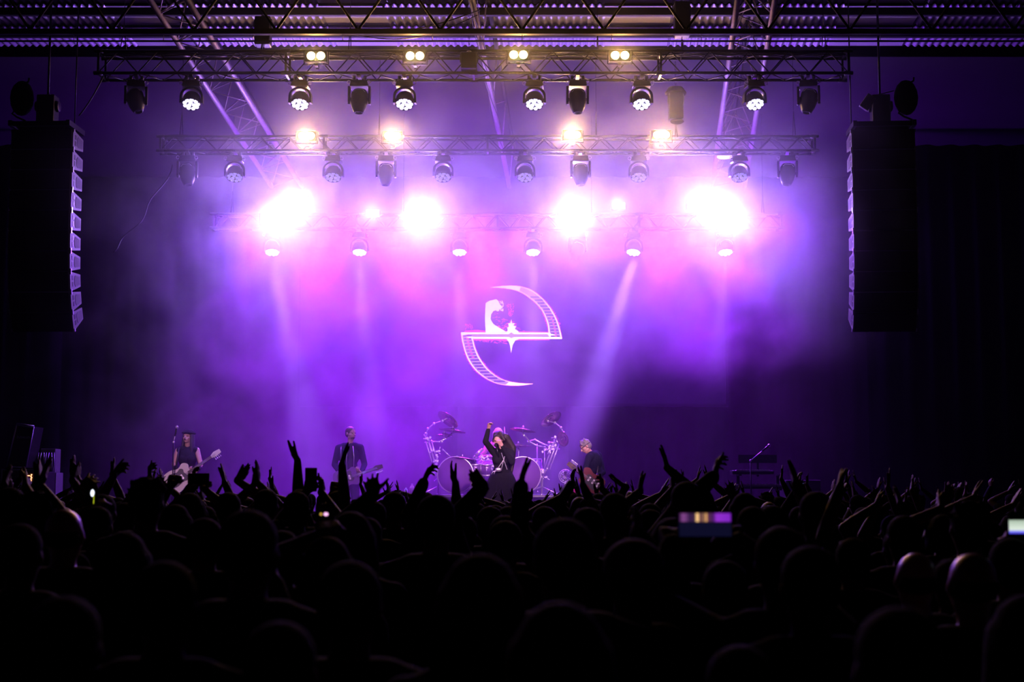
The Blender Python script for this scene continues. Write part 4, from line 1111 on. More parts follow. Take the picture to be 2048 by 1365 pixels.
# --- bassist (left) -------------------------------------------------------------------------
Yb = 24.3; k = 0.99
o0 = V((P(374, 975, Yb).x, Yb, ST)); q = lambda px, py, dy=0.0: P(px, py, Yb + dy) - o0
J = dict(pelvis=q(375, 955), chest=q(375, 917), neck=q(376, 893), head=q(376, 875, -0.02), sh=[q(356, 902), q(394, 901)],
         hip=[q(366, 960), q(384, 960)], knee=[q(360, 1005, -0.08), q(390, 1006, -0.03)], ankle=[q(355, 1050), q(395, 1050)], toe=[q(350, 1055, -0.16), q(400, 1055, -0.14)])
J['TR'] = Matrix.Rotation(PI, 3, 'Z')
A = [(q(348, 929, -0.02), q(354, 948, -0.20), (0.7, -0.35, -0.6), (0.3, 0.9, 0), 1, 'relax'), (q(402, 931, -0.04), q(392, 944, -0.22), (-0.8, -0.2, 0.35), (0.2, 0.7, 0.7), 1, 'curl')]
bassist, bo, BH = band_member('dark-haired bassist in a black sleeveless top singing at the far left of the stage', 374, Yb, k, True, J, A, M_SKIN, M_HAIRD, (-0.35, -1, 0.12), (0, 0, 1), M_CLOTH[0], 0.0, M_CLOTH[0], hairstyle='long', mouth_open=True)
b = MB(); b.ball(V((0, 0, 0)), (0.105, 0.115, 0.055), n=18); b.tube((0, 0, -0.015), (0, 0, 0.005), 0.125, 0.12, n=20)
hat = simple_obj('beanie', remeshed(b, 0.009, 3, 'beanie'), M_CLOTH[0], bassist, J['head'] + BH @ V((0, -0.015, 0.075)), BH.to_euler())
for (el, wr, *_r) in A:
    b = MB(); b.tube(el.lerp(wr, .35), el.lerp(wr, .9), 0.044, 0.034, n=14); simple_obj('wristband', b.mesh('wristband'), M_CLOTH[0], bassist)
guitar('white electric bass with long neck held by the bassist on the left', P(360, 958, Yb - 0.26), P(428, 911, Yb - 0.20), M_WHITE, True, 'bass_guitar', 1.2)
strap(bassist, bo, [P(352, 962, Yb - .25), P(353, 930, Yb - .2), P(358, 899, Yb - .1), P(362, 896, Yb + .02), P(380, 925, Yb + .16)])
def mic_stand(label, base, mic, boom_from=None, straight=True):
    t = empty('microphone_stand', base, label, 'microphone stand')
    m = mic - base; top = V((boom_from - base)) if boom_from is not None else m
    b = MB(); b.tube((0, 0, 0.03), (0, 0, top.z), 0.011, n=8); b.build('pole', M_BLACKM, t)
    b = MB(); b.lathe([(0.001, 0.0), (0.13, 0.0), (0.13, 0.015), (0.04, 0.03), (0.015, 0.05), (0.001, 0.05)], n=20); b.build('base', M_BLACKM, t)
    b = MB(); b.tube((0, 0, top.z), m, 0.009, n=8); b.ball((0, 0, top.z), 0.022, n=8); b.build('boom', M_CHROME, t)
    d = (m - V((0, 0, top.z))).normalized()
    b = MB(); b.tube(m, m + d * 0.13, 0.013, 0.018, n=10); b.build('microphone_handle', M_BLACKM, t)
    b = MB(); b.ball(m + d * 0.155, 0.027, n=10); b.build('microphone_head', M_CHROME, t)
    return t
xm = P(345, 975, Yb - 0.4).x
mic_stand('boom microphone stand in front of the bassist', V((xm, Yb - 0.4, ST)), P(357, 873, Yb - 0.4) + V((-0.06, 0, 0)), V((xm, Yb - 0.4, P(0, 885, Yb - 0.4).z)))

# --- guitarist (left of centre) --------------------------------------------------------------
Yg = 24.9; k = 1.03
o0 = V((P(699, 975, Yg).x, Yg, ST)); q = lambda px, py, dy=0.0: P(px, py, Yg + dy) - o0
J = dict(pelvis=q(698, 955), chest=q(698, 913), neck=q(700, 888), head=q(702, 868, -0.02), sh=[q(677, 897), q(721, 896)],
         hip=[q(689, 958), q(708, 958)], knee=[q(686, 1005, -0.05), q(711, 1005)], ankle=[q(684, 1048), q(714, 1048)], toe=[q(680, 1054, -0.16), q(720, 1054, -0.14)])
J['TR'] = Matrix.Rotation(PI, 3, 'Z')
A = [(q(669, 930, 0.0), q(684, 952, -0.18), (0.8, -0.3, -0.3), (0.1, 0.9, 0), 1, 'relax'), (q(729, 929, -0.02), q(722, 948, -0.24), (-0.5, -0.4, 0.5), (0.3, 0.6, 0.8), 1, 'curl')]
guitarist, go, GH = band_member('short-haired guitarist in an open dark jacket looking right, left of the drum kit', 699, Yg, k, False, J, A, M_SKIN, M_HAIRB, (0.75, -0.8, -0.05), (0, 0, 1), M_CLOTH[1], 1.95, M_DENIM, hairstyle='short')
b = MB(); b.ball(q(701, 905, -0.125), (0.045, 0.02, 0.16), n=12); b.ball(q(701, 925, -0.125), (0.04, 0.02, 0.12), n=12)
simple_obj('undershirt', b.mesh('undershirt'), M_CLOTH[2], guitarist)
b = MB(); b.path([q(696, 893, -0.11), q(693, 915, -0.14), q(694, 945, -0.13)], 0.006); b.path([q(706, 893, -0.11), q(708, 915, -0.14), q(707, 945, -0.13)], 0.006); simple_obj('jacket_zip', b.mesh('jacket_zip'), M_CHROME, guitarist)
b = MB(); b.ball(V((0, 0.045, -0.07)) , (0.045, 0.045, 0.03), n=12); simple_obj('beard', remeshed(b, 0.008, 2, 'beard'), M_HAIRB, guitarist, J['head'], GH.to_euler())
guitar('dark electric guitar slung low on the guitarist left of the drums', P(694, 957, Yg - 0.27), P(751, 938, Yg - 0.22), M_DRUM, False, 'electric_guitar', 1.0)

strap(guitarist, go, [P(690, 958, Yg - .27), P(682, 930, Yg - .17), P(682, 896, Yg - .09), P(686, 890, Yg + .0), P(705, 925, Yg + .16)])
# --- guitarist (right, bent forward) -----------------------------------------------------------
Yr = 24.2; k = 1.0
o0 = V((P(1186, 975, Yr).x, Yr, ST)); q = lambda px, py, dy=0.0: P(px, py, Yr + dy) - o0
J = dict(pelvis=q(1192, 962), chest=q(1187, 924), neck=q(1183, 906), head=q(1171, 894, -0.05), sh=[q(1178, 915, -0.17), q(1197, 911, 0.13)],
         hip=[q(1187, 966, -0.05), q(1196, 966, 0.05)], knee=[q(1182, 1010, -0.15), q(1196, 1010, 0.1)], ankle=[q(1182, 1052, -0.1), q(1203, 1052, 0.15)], toe=[q(1168, 1057, -0.2), q(1190, 1057, 0.1)])
J['TR'] = Matrix.Rotation(math.radians(125), 3, 'Z')
A = [(q(1170, 941, -0.22), q(1164, 951, -0.30), (-0.5, -0.2, 0.5), (0.6, 0.6, 0.3), 1, 'curl'), (q(1206, 945, 0.0), q(1186, 957, -0.26), (-0.8, -0.2, -0.4), (0.1, 0.9, 0), 1, 'relax')]
guit2, g2o, G2H = band_member('grey-haired guitarist in a dark jacket bending over his guitar, right of the drums', 1186, Yr, k, False, J, A, M_SKIN, M_HAIRG, (-1, -0.25, -0.75), (-0.6, 0, 1), M_CLOTH[1], 1.95, M_DENIM, hairstyle='tuft')
b = MB(); b.path([J['head'] + G2H @ V((0.082 * math.cos(a), -0.02 + 0.1 * math.sin(a), 0.02)) for a in [2 * PI * i / 16 for i in range(17)]], 0.006); simple_obj('headband', b.mesh('headband'), M_BLACK, guit2)
guitar('warm-lit electric guitar of the bending guitarist, headstock pointing up left', P(1183, 962, Yr - 0.36), P(1148, 936, Yr - 0.36), mat('cherry_lacquer', (0.16, 0.03, 0.03), 0.25, var=0.1), False, 'electric_guitar', 0.95)
strap(guit2, g2o, [P(1186, 962, Yr - .34), P(1194, 948, Yr - .28), P(1198, 915, Yr + .05), P(1190, 908, Yr + .16), P(1180, 925, Yr + .1)])
# ------------------------------------------------------------------ drum riser, kit and drummer
YR = 26.2; RZ = 1.08 + 0.58
xa, xb = P(786, 984, 25.2).x, P(1172, 984, 25.2).x
t = empty('drum_riser', ((xa + xb) / 2, 26.8, ST), 'low black drum riser with pale front edge in the middle of the stage', 'platform')
b = MB(); b.box((0, 0, 0.27), (xb - xa, 3.2, 0.54)); b.build('skirt', M_DRAPE, t)
b = MB(); b.box((0, 0, 0.56), (xb - xa + 0.04, 3.24, 0.04)); b.build('deck', M_DECK, t)
b = MB(); b.box((0, -1.63, 0.562), (xb - xa + 0.05, 0.012, 0.03)); b.build('edge_strip', M_ALU, t)
def drum(label, c, axis, r, d, headm=M_SKINHEAD, shell=M_DRUM, name='drum', hoop=M_CHROME, legs=0):
    R = V(axis).to_track_quat('Z', 'Y').to_matrix()
    t = empty(name, c, label, 'drum')
    b = MB(); b.lathe([(r * .97, -d / 2), (r * .985, -d / 2), (r * .985, d / 2), (r * .97, d / 2)], R=R, n=36); b.build('shell', shell, t)
    for s in (-1, 1):
        b = MB(); b.lathe([(0.001, s * (d / 2 - 0.002)), (r * .96, s * d / 2), (r * .96, s * (d / 2 + .004)), (0.001, s * (d / 2 + 0.002))], R=R, n=36); b.build('drum_head', headm, t)
        b = MB(); b.lathe([(r * .98, s * d / 2 - .016), (r * 1.03, s * d / 2 - .016), (r * 1.03, s * d / 2 + .018), (r * .98, s * d / 2 + .018), (r * .98, s * d / 2 - .016)], R=R, n=36); b.build('hoop', hoop, t)
    b = MB(); n = 8
    for i in range(n):
        a = 2 * PI * i / n
        p = lambda z: R @ V((r * 1.02 * math.cos(a), r * 1.02 * math.sin(a), z))
        b.tube(p(-d / 2), p(d / 2), 0.005, n=6); b.tube(p(-d * .2), p(d * .2), 0.012, n=6)
    b.build('tension_lugs', M_CHROME, t)
    if legs:
        for i in range(legs):
            a = 2 * PI * i / legs + .5; b = MB(); x, y = r * 1.04 * math.cos(a), r * 1.04 * math.sin(a)
            b.tube((x, y, d * .3), (x * 1.05, y * 1.05, RZ - c[2]), 0.009, n=6); b.build('leg', M_CHROME, t)
    return t
def cymbal(label, c, r, tilt=(0, 0), stand=None, m=M_BRASS):
    """thin shallow bronze cone with a bell; stand: list of world points of its arm"""
    t = empty('cymbal', c, label, 'cymbal')
    R = Matrix.Rotation(math.radians(tilt[0]), 3, 'X') @ Matrix.Rotation(math.radians(tilt[1]), 3, 'Y')
    b = MB(); b.lathe([(0.006, 0.032), (0.03, 0.028), (0.045, 0.012), (r * .55, 0.0), (r, -0.022), (r, -0.024), (r * .55, -0.003), (0.045, 0.009), (0.03, 0.024), (0.006, 0.028)], R=R, n=40); b.build('disc', m, t)
    b = MB(); b.lathe([(0.001, 0.07), (0.012, 0.065), (0.014, 0.045), (0.024, 0.038), (0.001, 0.036)], R=R, n=10); b.build('wing_nut', M_CHROME, t)
    if stand:
        b = MB(); pts = [V(p) - V(c) for p in stand]; b.path([R @ V((0, 0, 0.05))] + pts, 0.011, n=8)
        for p in pts: b.ball(p, 0.028, n=8)
        b.build('stand_arm', M_CHROME, t)
    return t
def KP(px, py, dy=0.0): return P(px, py, YR + dy)
# rack: two leaning pillars with feet, cross tubes and clamps
rk = empty('drum_rack', V((KP(980, 975).x, YR, RZ)), 'shiny metal drum rack with two leaning pillars carrying cymbals on both sides', 'drum rack')
ro = V(rk.location)
def rpart(name, pts, r, m=M_CHROME, balls=True, n=8):
    b = MB(); pts = [V(p) - ro for p in pts]; b.path(pts, r, n=n)
    if balls:
        for p in pts: b.ball(p, r * 1.5, n=8)
    b.build(name, m, rk)
def rail(name, a, c, w=0.035):
    b = MB(); a, c = V(a) - ro, V(c) - ro; d = (c - a); u = d.normalized(); s = V((u.z, 0, -u.x))
    for k_ in (-1, 1): b.tube(a + s * w * k_, c + s * w * k_, 0.013, n=8)
    b.tube(a, c, 0.018, n=6)
    b.build(name, M_ALUB, rk)
M_ALUB = mat('bright_rack_tube', (0.8, 0.78, 0.84), 0.36, 0.6, var=0.1)
FL = V((KP(876, 975).x, YR, RZ)); FR = V((KP(1083, 975).x, YR, RZ))
rail('pillar', KP(857, 882), KP(869, 924), 0.05); rpart('pillar', [KP(869, 924), KP(876, 948), FL], 0.02)
rail('pillar', KP(1115, 882), KP(1094, 938), 0.05); rpart('pillar', [KP(1094, 938), KP(1085, 952), FR], 0.02)
for x0, y0, x1, y1 in [(868, 922, 862, 950), (884, 930, 900, 958), (870, 945, 884, 955), (1074, 890, 1075, 984), (1089, 900, 1089, 946)]:
    rpart('upright', [KP(x0, y0, .05), KP(x1, y1, .05)], 0.011)
rpart('cross_tube', [KP(856, 882, -.05), KP(866, 884, -.1), KP(878, 884, -.12), KP(892, 878, -.1), KP(901, 870, -.05)], 0.012)
rpart('cross_tube', [KP(1048, 870, -.05), KP(1060, 885, -.1), KP(1074, 892, -.12), KP(1090, 895, -.1)], 0.014)
rpart('cross_tube', [KP(1056, 884, .1), KP(1070, 880, .1), KP(1085, 888, .1), KP(1118, 900, .1)], 0.014)
rpart('cross_tube', [KP(1098, 886, .0), KP(1112, 887, .0)], 0.018)
rpart('cross_tube', [KP(1060, 928, -.1), KP(1084, 944, -.1)], 0.04, M_ALUB)
rpart('cross_tube', [KP(1062, 921, -.12), KP(1073, 925, -.12)], 0.014)
rpart('cross_tube', [KP(897, 930, -.1), KP(905, 920, -.1), KP(915, 919, -.1)], 0.012)
rpart('cross_tube', [KP(886, 900, -.1), KP(902, 916, -.1)], 0.012)
rnd = random.Random(9)
for cx, cyy, n_, sx, sy in [(856, 880, 7, 6, 5), (872, 912, 8, 8, 12), (880, 948, 10, 8, 10), (1117, 878, 9, 7, 6), (1106, 898, 8, 8, 8), (1085, 948, 10, 9, 8), (1093, 902, 5, 8, 6), (963, 918, 8, 14, 5), (974, 934, 10, 14, 4)]:
    for i in range(n_):
        b = MB(); c = KP(cx + rnd.uniform(-sx, sx), cyy + rnd.uniform(-sy, sy), rnd.uniform(-.15, .1)) - ro
        b.box(c, (0.04, 0.04, 0.03), Matrix.Rotation(rnd.uniform(0, 3), 3, 'Y')); d = V((rnd.uniform(-1, 1), -.3, rnd.uniform(-1, 1))).normalized()
        b.tube(c, c + d * 0.07, 0.006, n=6); b.ball(c + d * 0.075, 0.011, n=6); b.build('clamp', M_ALUB, rk)
for F0 in (FL, FR):
    for dx, dy in ((-.28, -.1), (.28, -.1), (0, .3)):
        rpart('foot', [F0 + V((0, 0, .15)), F0 + V((dx, dy, 0.02))], 0.012)
# cymbals
def boom(*p): return [KP(*a) for a in p]
cymbal('steeply tilted cymbal on a curved boom, highest at the left of the kit', KP(897, 838, -.1), 0.22, (-30, 32), boom((885, 842, -.05), (868, 848, 0), (856, 858, 0), (852, 868, 0), (855, 880, 0)))
cymbal('steeply tilted cymbal on a curved boom, highest at the right of the kit', KP(1101, 837, -.1), 0.21, (-30, -28), boom((1096, 843, -.05), (1110, 846, 0), (1122, 856, 0), (1127, 866, 0), (1120, 876, 0)))
cymbal('flat crash cymbal high on the left, upper of two', KP(905, 860, -.1), 0.25, (-4, 8), boom((905, 868, -.05), (901, 872, -.05)))
cymbal('small splash cymbal high on the left, lower of two', KP(888, 869, -.15), 0.16, (-4, 0), boom((888, 876, -.1), (884, 884, -.1)))
cymbal('wide ride cymbal low at the left front of the kit', KP(924, 917, -.2), 0.30, (-5, 6), boom((924, 925, -.1), (926, 935, .35), (926, 965, .4)), mat('bronze_bright', (0.8, 0.55, 0.3), 0.25, 1.0))
cymbal('pair-like crash cymbal high right of the singer', KP(1046, 859, -.1), 0.24, (-5, 8), boom((1046, 868, -.05), (1048, 872, -.05)))
cymbal('thin hi-hat cymbal level with the singer\'s shoulder, right of her', KP(1037, 891, -.1), 0.25, (-2, 0), boom((1037, 900, -.1), (1037, 930, -.1), (1037, 970, -.1)))
cymbal('small cymbal leaning edge-on at the right pillar', KP(1127, 878, -.2), 0.14, (-70, 42), boom((1122, 874, -.1),))
# drums
drum('left bass drum with shiny hoop, low beneath the ride cymbal', V((KP(915, 975).x, YR - 0.2, RZ + 0.36)), (0.1, 1, 0), 0.33, 0.42, name='bass_drum')
drum('right bass drum partly hidden behind the singer', V((KP(1043, 975).x, YR - 0.2, RZ + 0.36)), (-0.1, 1, 0), 0.33, 0.42, name='bass_drum')
rack_t = [(950, 936, 0.15, 'small tom left of the singer, nearer the ride cymbal'), (973, 937, 0.14, 'small tom beside the singer\'s waist'), (1024, 936, 0.15, 'small tom just right of the singer\'s hair')]
for px, py, r, lab in rack_t:
    drum(lab, KP(px, py, -.05), (0, -0.35, 1), r, 0.2, name='tom_drum')
drum('snare drum in the middle of the kit behind the singer', KP(997, 945, .45), (0, -.15, 1), 0.18, 0.14, name='snare_drum', shell=M_CHROME)
drum('floor tom on legs at the right of the kit', V((KP(1062, 975).x, YR + 0.35, RZ + 0.46)), (0, 0, 1), 0.2, 0.38, name='floor_tom', legs=3)
drum('floor tom on legs at the left of the kit', V((KP(945, 975).x, YR + 0.45, RZ + 0.44)), (0, 0, 1), 0.19, 0.36, name='floor_tom', legs=3)
t = empty('clip_microphone', KP(957, 906, -.2), 'angled clip-on microphone above the left toms', 'microphone')
b = MB(); b.tube((-.06, 0, -.05), (.05, 0, .04), 0.025, 0.03, n=12); b.ball((.06, 0, .05), 0.03, n=10); b.build('capsule', M_CHROME, t); b = MB(); b.path([(-.06, 0, -.05), (-.1, 0, -.08), (-.06, 0.02, -.16), (0, .1, -.3)], 0.008); b.build('clip_arm', M_CHROME, t)
# drummer
Yd = 27.5; k = 1.0
q0 = V((P(996, 975, Yd).x, Yd, RZ)); q = lambda px, py, dy=0.0: P(px, py, Yd + dy) - q0
J = dict(pelvis=V((0, 0, 0.56)), chest=V((0, -.05, 0.86)), neck=V((0, -.06, 1.05)), head=q(996, 869, -.06), sh=[V((-.20, -.05, 0.98)), V((.2, -.05, 0.98))],
         hip=[V((-.1, 0, .54)), V((.1, 0, .54))], knee=[V((-.3, -.4, .52)), V((.3, -.4, .52))], ankle=[V((-.3, -.45, .09)), V((.3, -.45, .09))], toe=[V((-.32, -.62, .036)), V((.32, -.62, .036))])
hz = J['head'].z
J['neck'] = V((0, -.06, hz - .14)); J['chest'] = V((0, -.04, hz - .36)); J['sh'] = [V((-.2, -.05, hz - .23)), V((.2, -.05, hz - .23))]; J['pelvis'] = V((0, 0, hz - .68)); J['hip'] = [V((-.1, -.02, hz - .70)), V((.1, -.02, hz - .70))]
for i, s in ((0, -1), (1, 1)): J['knee'][i] = V((s * .3, -.4, max(.45, hz - .76)))
J['TR'] = Matrix.Rotation(PI, 3, 'Z')
A = [(V((-.34, -.15, hz - .47)), V((-.2, -.38, hz - .42)), (0.5, -.8, .1), (0, 0, -1), 1, 'fist'), (V((.32, -.1, hz - .42)), V((.16, -.3, hz - .2)), (-.2, -.3, .9), (-1, 0, 0), 1, 'fist')]
drummer, do, DH = band_member('drummer with long pale hair seated behind the kit, mostly hidden by the singer', 996, Yd, k, False, J, A, M_SKIN, M_HAIRL, (-.1, -1, -.15), (0, 0, 1), mat('pink_shirt', (0.5, 0.16, 0.22), 0.8), 0.6, M_DENIM, base_z=RZ, hairstyle='long')
for a, c, lab in [(do + A[1][1] + V((-.02, -.04, .02)), P(1009, 855, Yd - .3), 'raised drumstick beside the drummer\'s pale hair'), (do + A[0][1] + V((.03, -.04, 0)), do + V((.1, -.7, hz - .5)), 'lowered drumstick over the snare drum')]:
    b = MB(); b.tube(a, c, 0.009, 0.006, n=8); b.ball(c, 0.009, n=8); tag(b.build('drumstick', M_WHITE), lab, 'drumstick')
t = empty('drum_stool', do, 'round drum stool under the drummer', 'stool')
b = MB(); b.lathe([(0.001, hz - .86), (0.17, hz - .86), (0.18, hz - .82), (0.16, hz - .79), (0.001, hz - .79)], n=24); b.build('seat', M_BLACK, t)
for i in range(3):
    a = 2 * PI * i / 3; b = MB(); b.tube((0, 0, .3), (.26 * math.cos(a), .26 * math.sin(a), 0.015), 0.012); b.build('leg', M_CHROME, t)
b = MB(); b.tube((0, 0, .2), (0, 0, hz - .84), 0.02); b.build('post', M_CHROME, t)

# ------------------------------------------------------------------ things around the kit
def bottle(label, p, h, r, m, capm, cat='bottle', name='bottle'):
    t = empty(name, p, label, cat)
    b = MB(); b.lathe([(0.001, 0), (r, 0), (r, h * .6), (r * .9, h * .72), (r * .4, h * .86), (r * .38, h * .94), (0.001, h * .94)], n=20); b.build('bottle_body', m, t)
    b = MB(); b.lathe([(0.001, h * .93), (r * .45, h * .93), (r * .45, h), (0.001, h)], n=16); b.build('cap', capm, t)
YE = 25.35
for px, h, r, m, lab in [(812, 0.135, 0.03, M_BOTTLE, 'small clear water bottle on the left corner of the drum riser'), (824, 0.20, 0.042, mat('pink_bottle', (.75, .4, .45), .3), 'larger pinkish bottle on the drum riser beside the water bottle')]:
    bottle(lab, V((P(px, 984, YE).x, YE, RZ)), h, r, m, M_WHITE)
bottle('small red bottle on the stage front below the singer', V((P(1000, 1000, 22.6).x, 22.6, ST)), 0.0001 + 0.25, 0.035, M_RED, M_WHITE)
t = empty('cup', V((P(1153, 984, YE).x, YE, RZ)), 'bright red cup standing on the drum riser\'s right corner', 'cup')
b = MB(); b.lathe([(0.001, 0), (0.042, 0), (0.052, 0.11), (0.048, 0.11), (0.04, 0.01), (0.001, 0.01)], n=24); b.build('bowl', M_RED, t)
# stage fan
fx = V((P(1131, 975, 25.5).x, 25.5, RZ)); fz = P(1131, 953, 25.5).z - RZ
t = empty('stage_fan', fx, 'round wire stage fan on a stubby stand right of the drum kit', 'fan')
b = MB()
for rr, yy in ((0.118, 0), (0.09, -.025), (0.118, .05)): b.path([(rr * math.cos(a), yy, fz + rr * math.sin(a)) for a in [2 * PI * i / 28 for i in range(29)]], 0.004)
for i in range(12):
    a = 2 * PI * i / 12; b.path([(0, -.035, fz), (0.09 * math.cos(a), -.025, fz + 0.09 * math.sin(a)), (0.118 * math.cos(a), 0.0, fz + 0.118 * math.sin(a)), (0.118 * math.cos(a), 0.05, fz + 0.118 * math.sin(a))], 0.0028)
b.build('cage', M_CHROME, t)
for i in range(4):
    b = MB(); a = PI / 2 * i; b.box((0.05 * math.cos(a), 0.015, fz + 0.05 * math.sin(a)), (0.085, 0.006, 0.045), Matrix.Rotation(-a, 3, 'Y') @ Matrix.Rotation(.4, 3, 'X')); b.build('blade', M_BLACK, t)
b = MB(); b.tube((0, .04, fz), (0, .11, fz), 0.045, n=14); b.build('motor', M_BLACKM, t)
b = MB(); b.tube((0, .06, 0.03), (0, .06, fz), 0.018, n=8); b.lathe([(0.001, 0), (.11, 0), (.11, .015), (.02, .04), (.001, .04)], c=(0, .06, 0), n=20); b.build('stand', M_CHROME, t)
# wedge monitors along the stage front
def wedge(label, px, y=22.25, col=M_BLACK):
    t = empty('stage_monitor', (P(px, 1000, y).x, y, ST), label, 'loudspeaker', 'floor monitors on the stage front')
    b = MB(); b.add([(-.3, -.2, 0), (.3, -.2, 0), (.3, .25, 0), (-.3, .25, 0), (-.3, -.16, .34), (.3, -.16, .34), (.3, .25, .1), (-.3, .25, .1)], [(3, 2, 1, 0), (0, 1, 5, 4), (4, 5, 6, 7), (1, 2, 6, 5), (2, 3, 7, 6), (3, 0, 4, 7)]); b.build('cabinet', col, t, bevel=0.01)
    b = MB(); R = Matrix.Rotation(math.atan2(.24, .41) * -1, 3, 'X'); b.box((0, .045, .225), (.54, .40, .012), R); b.build('grille', M_GRILLE, t)
for px, lab in [(375, 'floor monitor below the bassist'), (700, 'floor monitor below the guitarist left of the drums'), (960, 'left of two floor monitors below the singer'), (1040, 'right of two floor monitors below the singer'), (1185, 'floor monitor below the bending guitarist')]:
    wedge(lab, px)
# left stage side: tall case with glowing edges, rack of amber lights, equipment
def place_case():
    Yc = 24.5
    a, c = P(15, 932, Yc), P(60, 850, Yc)
    t = empty('tour_case', V((P(40, 975, Yc).x, Yc, ST)), 'tall tilted road case with violet-lit metal edges at the far left', 'case')
    o = V(t.location)
    cor = [P(14, 934, Yc) - o, P(52, 936, Yc) - o, P(68, 854, Yc) - o, P(34, 849, Yc) - o]
    b = MB(); vs = [p + V((0, dy, 0)) for dy in (0, 0.5) for p in cor]; b.add(vs, [(0, 1, 2, 3), (7, 6, 5, 4), (0, 4, 5, 1), (1, 5, 6, 2), (2, 6, 7, 3), (3, 7, 4, 0)]); b.build('case_body', M_CASE, t, fix=True)
    b = MB()
    for i in range(4): b.tube(cor[i] + V((0, -.01, 0)), cor[(i + 1) % 4] + V((0, -.01, 0)), 0.013 if i != 2 else 0.028, n=6)
    b.build('metal_edging', M_EDGE, t)
    b = MB(); u = (cor[1] - cor[0]).normalized(); v_ = (cor[3] - cor[0]).normalized(); c0 = cor[0] + (cor[3] - cor[0]) * .70
    rn = random.Random(2)
    for i in range(9):
        p = c0 + u * (0.06 + i * 0.026) + V((0, -.012, 0)); h = rn.uniform(.02, .035); b.box(p, (0.006, 0.004, h * 1.4)); b.box(p + u * .008 + V((0, 0, rn.uniform(-.015, .015))), (0.018, 0.004, 0.006))
    b.build('lettering', M_EDGE, t)
    b = MB(); b.box(V((0, .25, (P(0, 940, Yc).z - ST) / 2)), (0.62, .6, P(0, 940, Yc).z - ST)); b.build('dolly_case', M_CASE, t)
    b = MB()
    for s in (-.3, .3): b.box((s, -.06, (P(0, 940, Yc).z - ST) / 2), (0.02, .02, P(0, 940, Yc).z - ST))
    b.box((0, -.06, P(0, 940, Yc).z - ST), (0.62, .02, .02)); b.build('dolly_edging', M_EDGE, t)
M_EDGE = mat('scuffed_case_aluminium', (0.45, 0.42, 0.55), 0.4, 0.8, var=0.3)
place_case()
def led_rack():
    Yc = 23.6; o = V((P(60, 975, Yc).x + .05, Yc, ST))
    t = empty('effects_rack', o, 'low equipment rack with a column of amber indicator lights, far left', 'equipment rack')
    h = P(0, 944, Yc).z - ST
    b = MB(); b.box((0.05, .2, h / 2), (.34, .5, h)); b.build('rack_case', M_CASE, t, bevel=.01)
    m = mat('amber_indicator', (.3, .1, .02), .4, emit=(1, .30, .10), estr=9); m2 = mat('pale_indicator', (.3, .3, .2), .4, emit=(1, .85, .6), estr=4)
    b = MB()
    for px, py in [(55, 952), (58, 952), (62, 953), (63, 956), (62, 959), (62, 962), (60, 964), (63, 950)]: b.box(P(px, py, Yc - .06) - o, (.018, .006, .014))
    b.build('amber_lights', m, t)
    b = MB()
    for px, py in [(43, 967), (43, 984), (44, 987)]: b.ball(P(px, py, Yc - .06) - o, .008, n=6)
    b.build('status_lights', m2, t)
led_rack()
t = empty('work_light', P(70, 892, 25.2), 'small bright white work light at the far left', 'lamp')
b = MB(); b.box((0, 0, 0), (.075, .02, .028), Matrix.Rotation(.45, 3, 'Y')); b.build('led_strip', mat('white_led', (1, 1, 1), .3, emit=(.85, .95, 1), estr=6), t)
b = MB(); b.tube((0.02, .02, 0), (0.05, .05, ST - t.location.z), 0.012, n=8); b.lathe([(0.001, 0), (.12, 0), (.02, .03), (.001, .03)], c=(.05, .05, ST - t.location.z), n=16); b.build('stand', M_BLACKM, t)
def gear_stack():
    Yc = 25.0; o = V((P(92, 975, Yc).x, Yc, ST)); t = empty('gear_stack', o, 'purple-lit stack of gear with tangled cables behind the far left case', 'equipment')
    h = P(0, 898, Yc).z - ST
    b = MB(); b.box((0, .2, h * .35), (.34, .4, h * .7)); b.build('trunk', M_CABGREY, t, bevel=.01)
    b = MB(); b.box((0, .2, h * .85), (.26, .3, h * .3)); b.build('upper_box', M_CABGREY, t, bevel=.01)
    rn = random.Random(4); b = MB()
    for i in range(7):
        x = -.14 + i * .045; b.path([(x, -.02, h * .95), (x + rn.uniform(-.03, .03), -.05, h * .8), (x + rn.uniform(-.04, .04), -.04, h * .62), (x + rn.uniform(-.04, .04), -.03, h * .5)], .008)
    b.build('cables', M_EDGE, t)
gear_stack()
# right stage side: two-tier keyboard rig with a boom microphone
Yk = 24.4
kx = P(1518, 975, Yk).x
def keyboard(px0, px1, py, label, white=0.3):
    a, c = P(px0, py, Yk), P(px1, py, Yk); o = (a + c) / 2; L = c.x - a.x
    t = empty('keyboard', o, label, 'keyboard')
    b = MB(); b.box((0, 0, 0), (L, .3, .07)); b.build('keyboard_body', M_CASE, t, bevel=.01)
    n = int(L * .8 / .0235); b = MB()
    for i in range(n): b.box((-L * .4 + i * .0235 + .012, -.09, .04), (.0215, .13, .012))
    b.build('white_keys', M_WHITE, t)
    b = MB()
    for i in range(n):
        if i % 7 in (0, 1, 3, 4, 5): b.box((-L * .4 + (i + 1) * .0235, -.06, .05), (.012, .08, .012))
    b.build('black_keys', M_BLACK, t)
    b = MB(); b.box((0, -.152, .02), (L * .96, .004, .012)); b.build('front_trim', M_EDGE, t)
keyboard(1462, 1545, 946, 'upper keyboard of the two-tier rig at the right of the stage')
keyboard(1460, 1570, 975, 'lower keyboard of the two-tier rig at the right of the stage')
t = empty('keyboard_stand', (kx, Yk, ST), 'two-tier keyboard stand at the right of the stage', 'stand')
b = MB()
z2, z1 = P(0, 946, Yk).z - ST - .045, P(0, 975, Yk).z - ST - .045
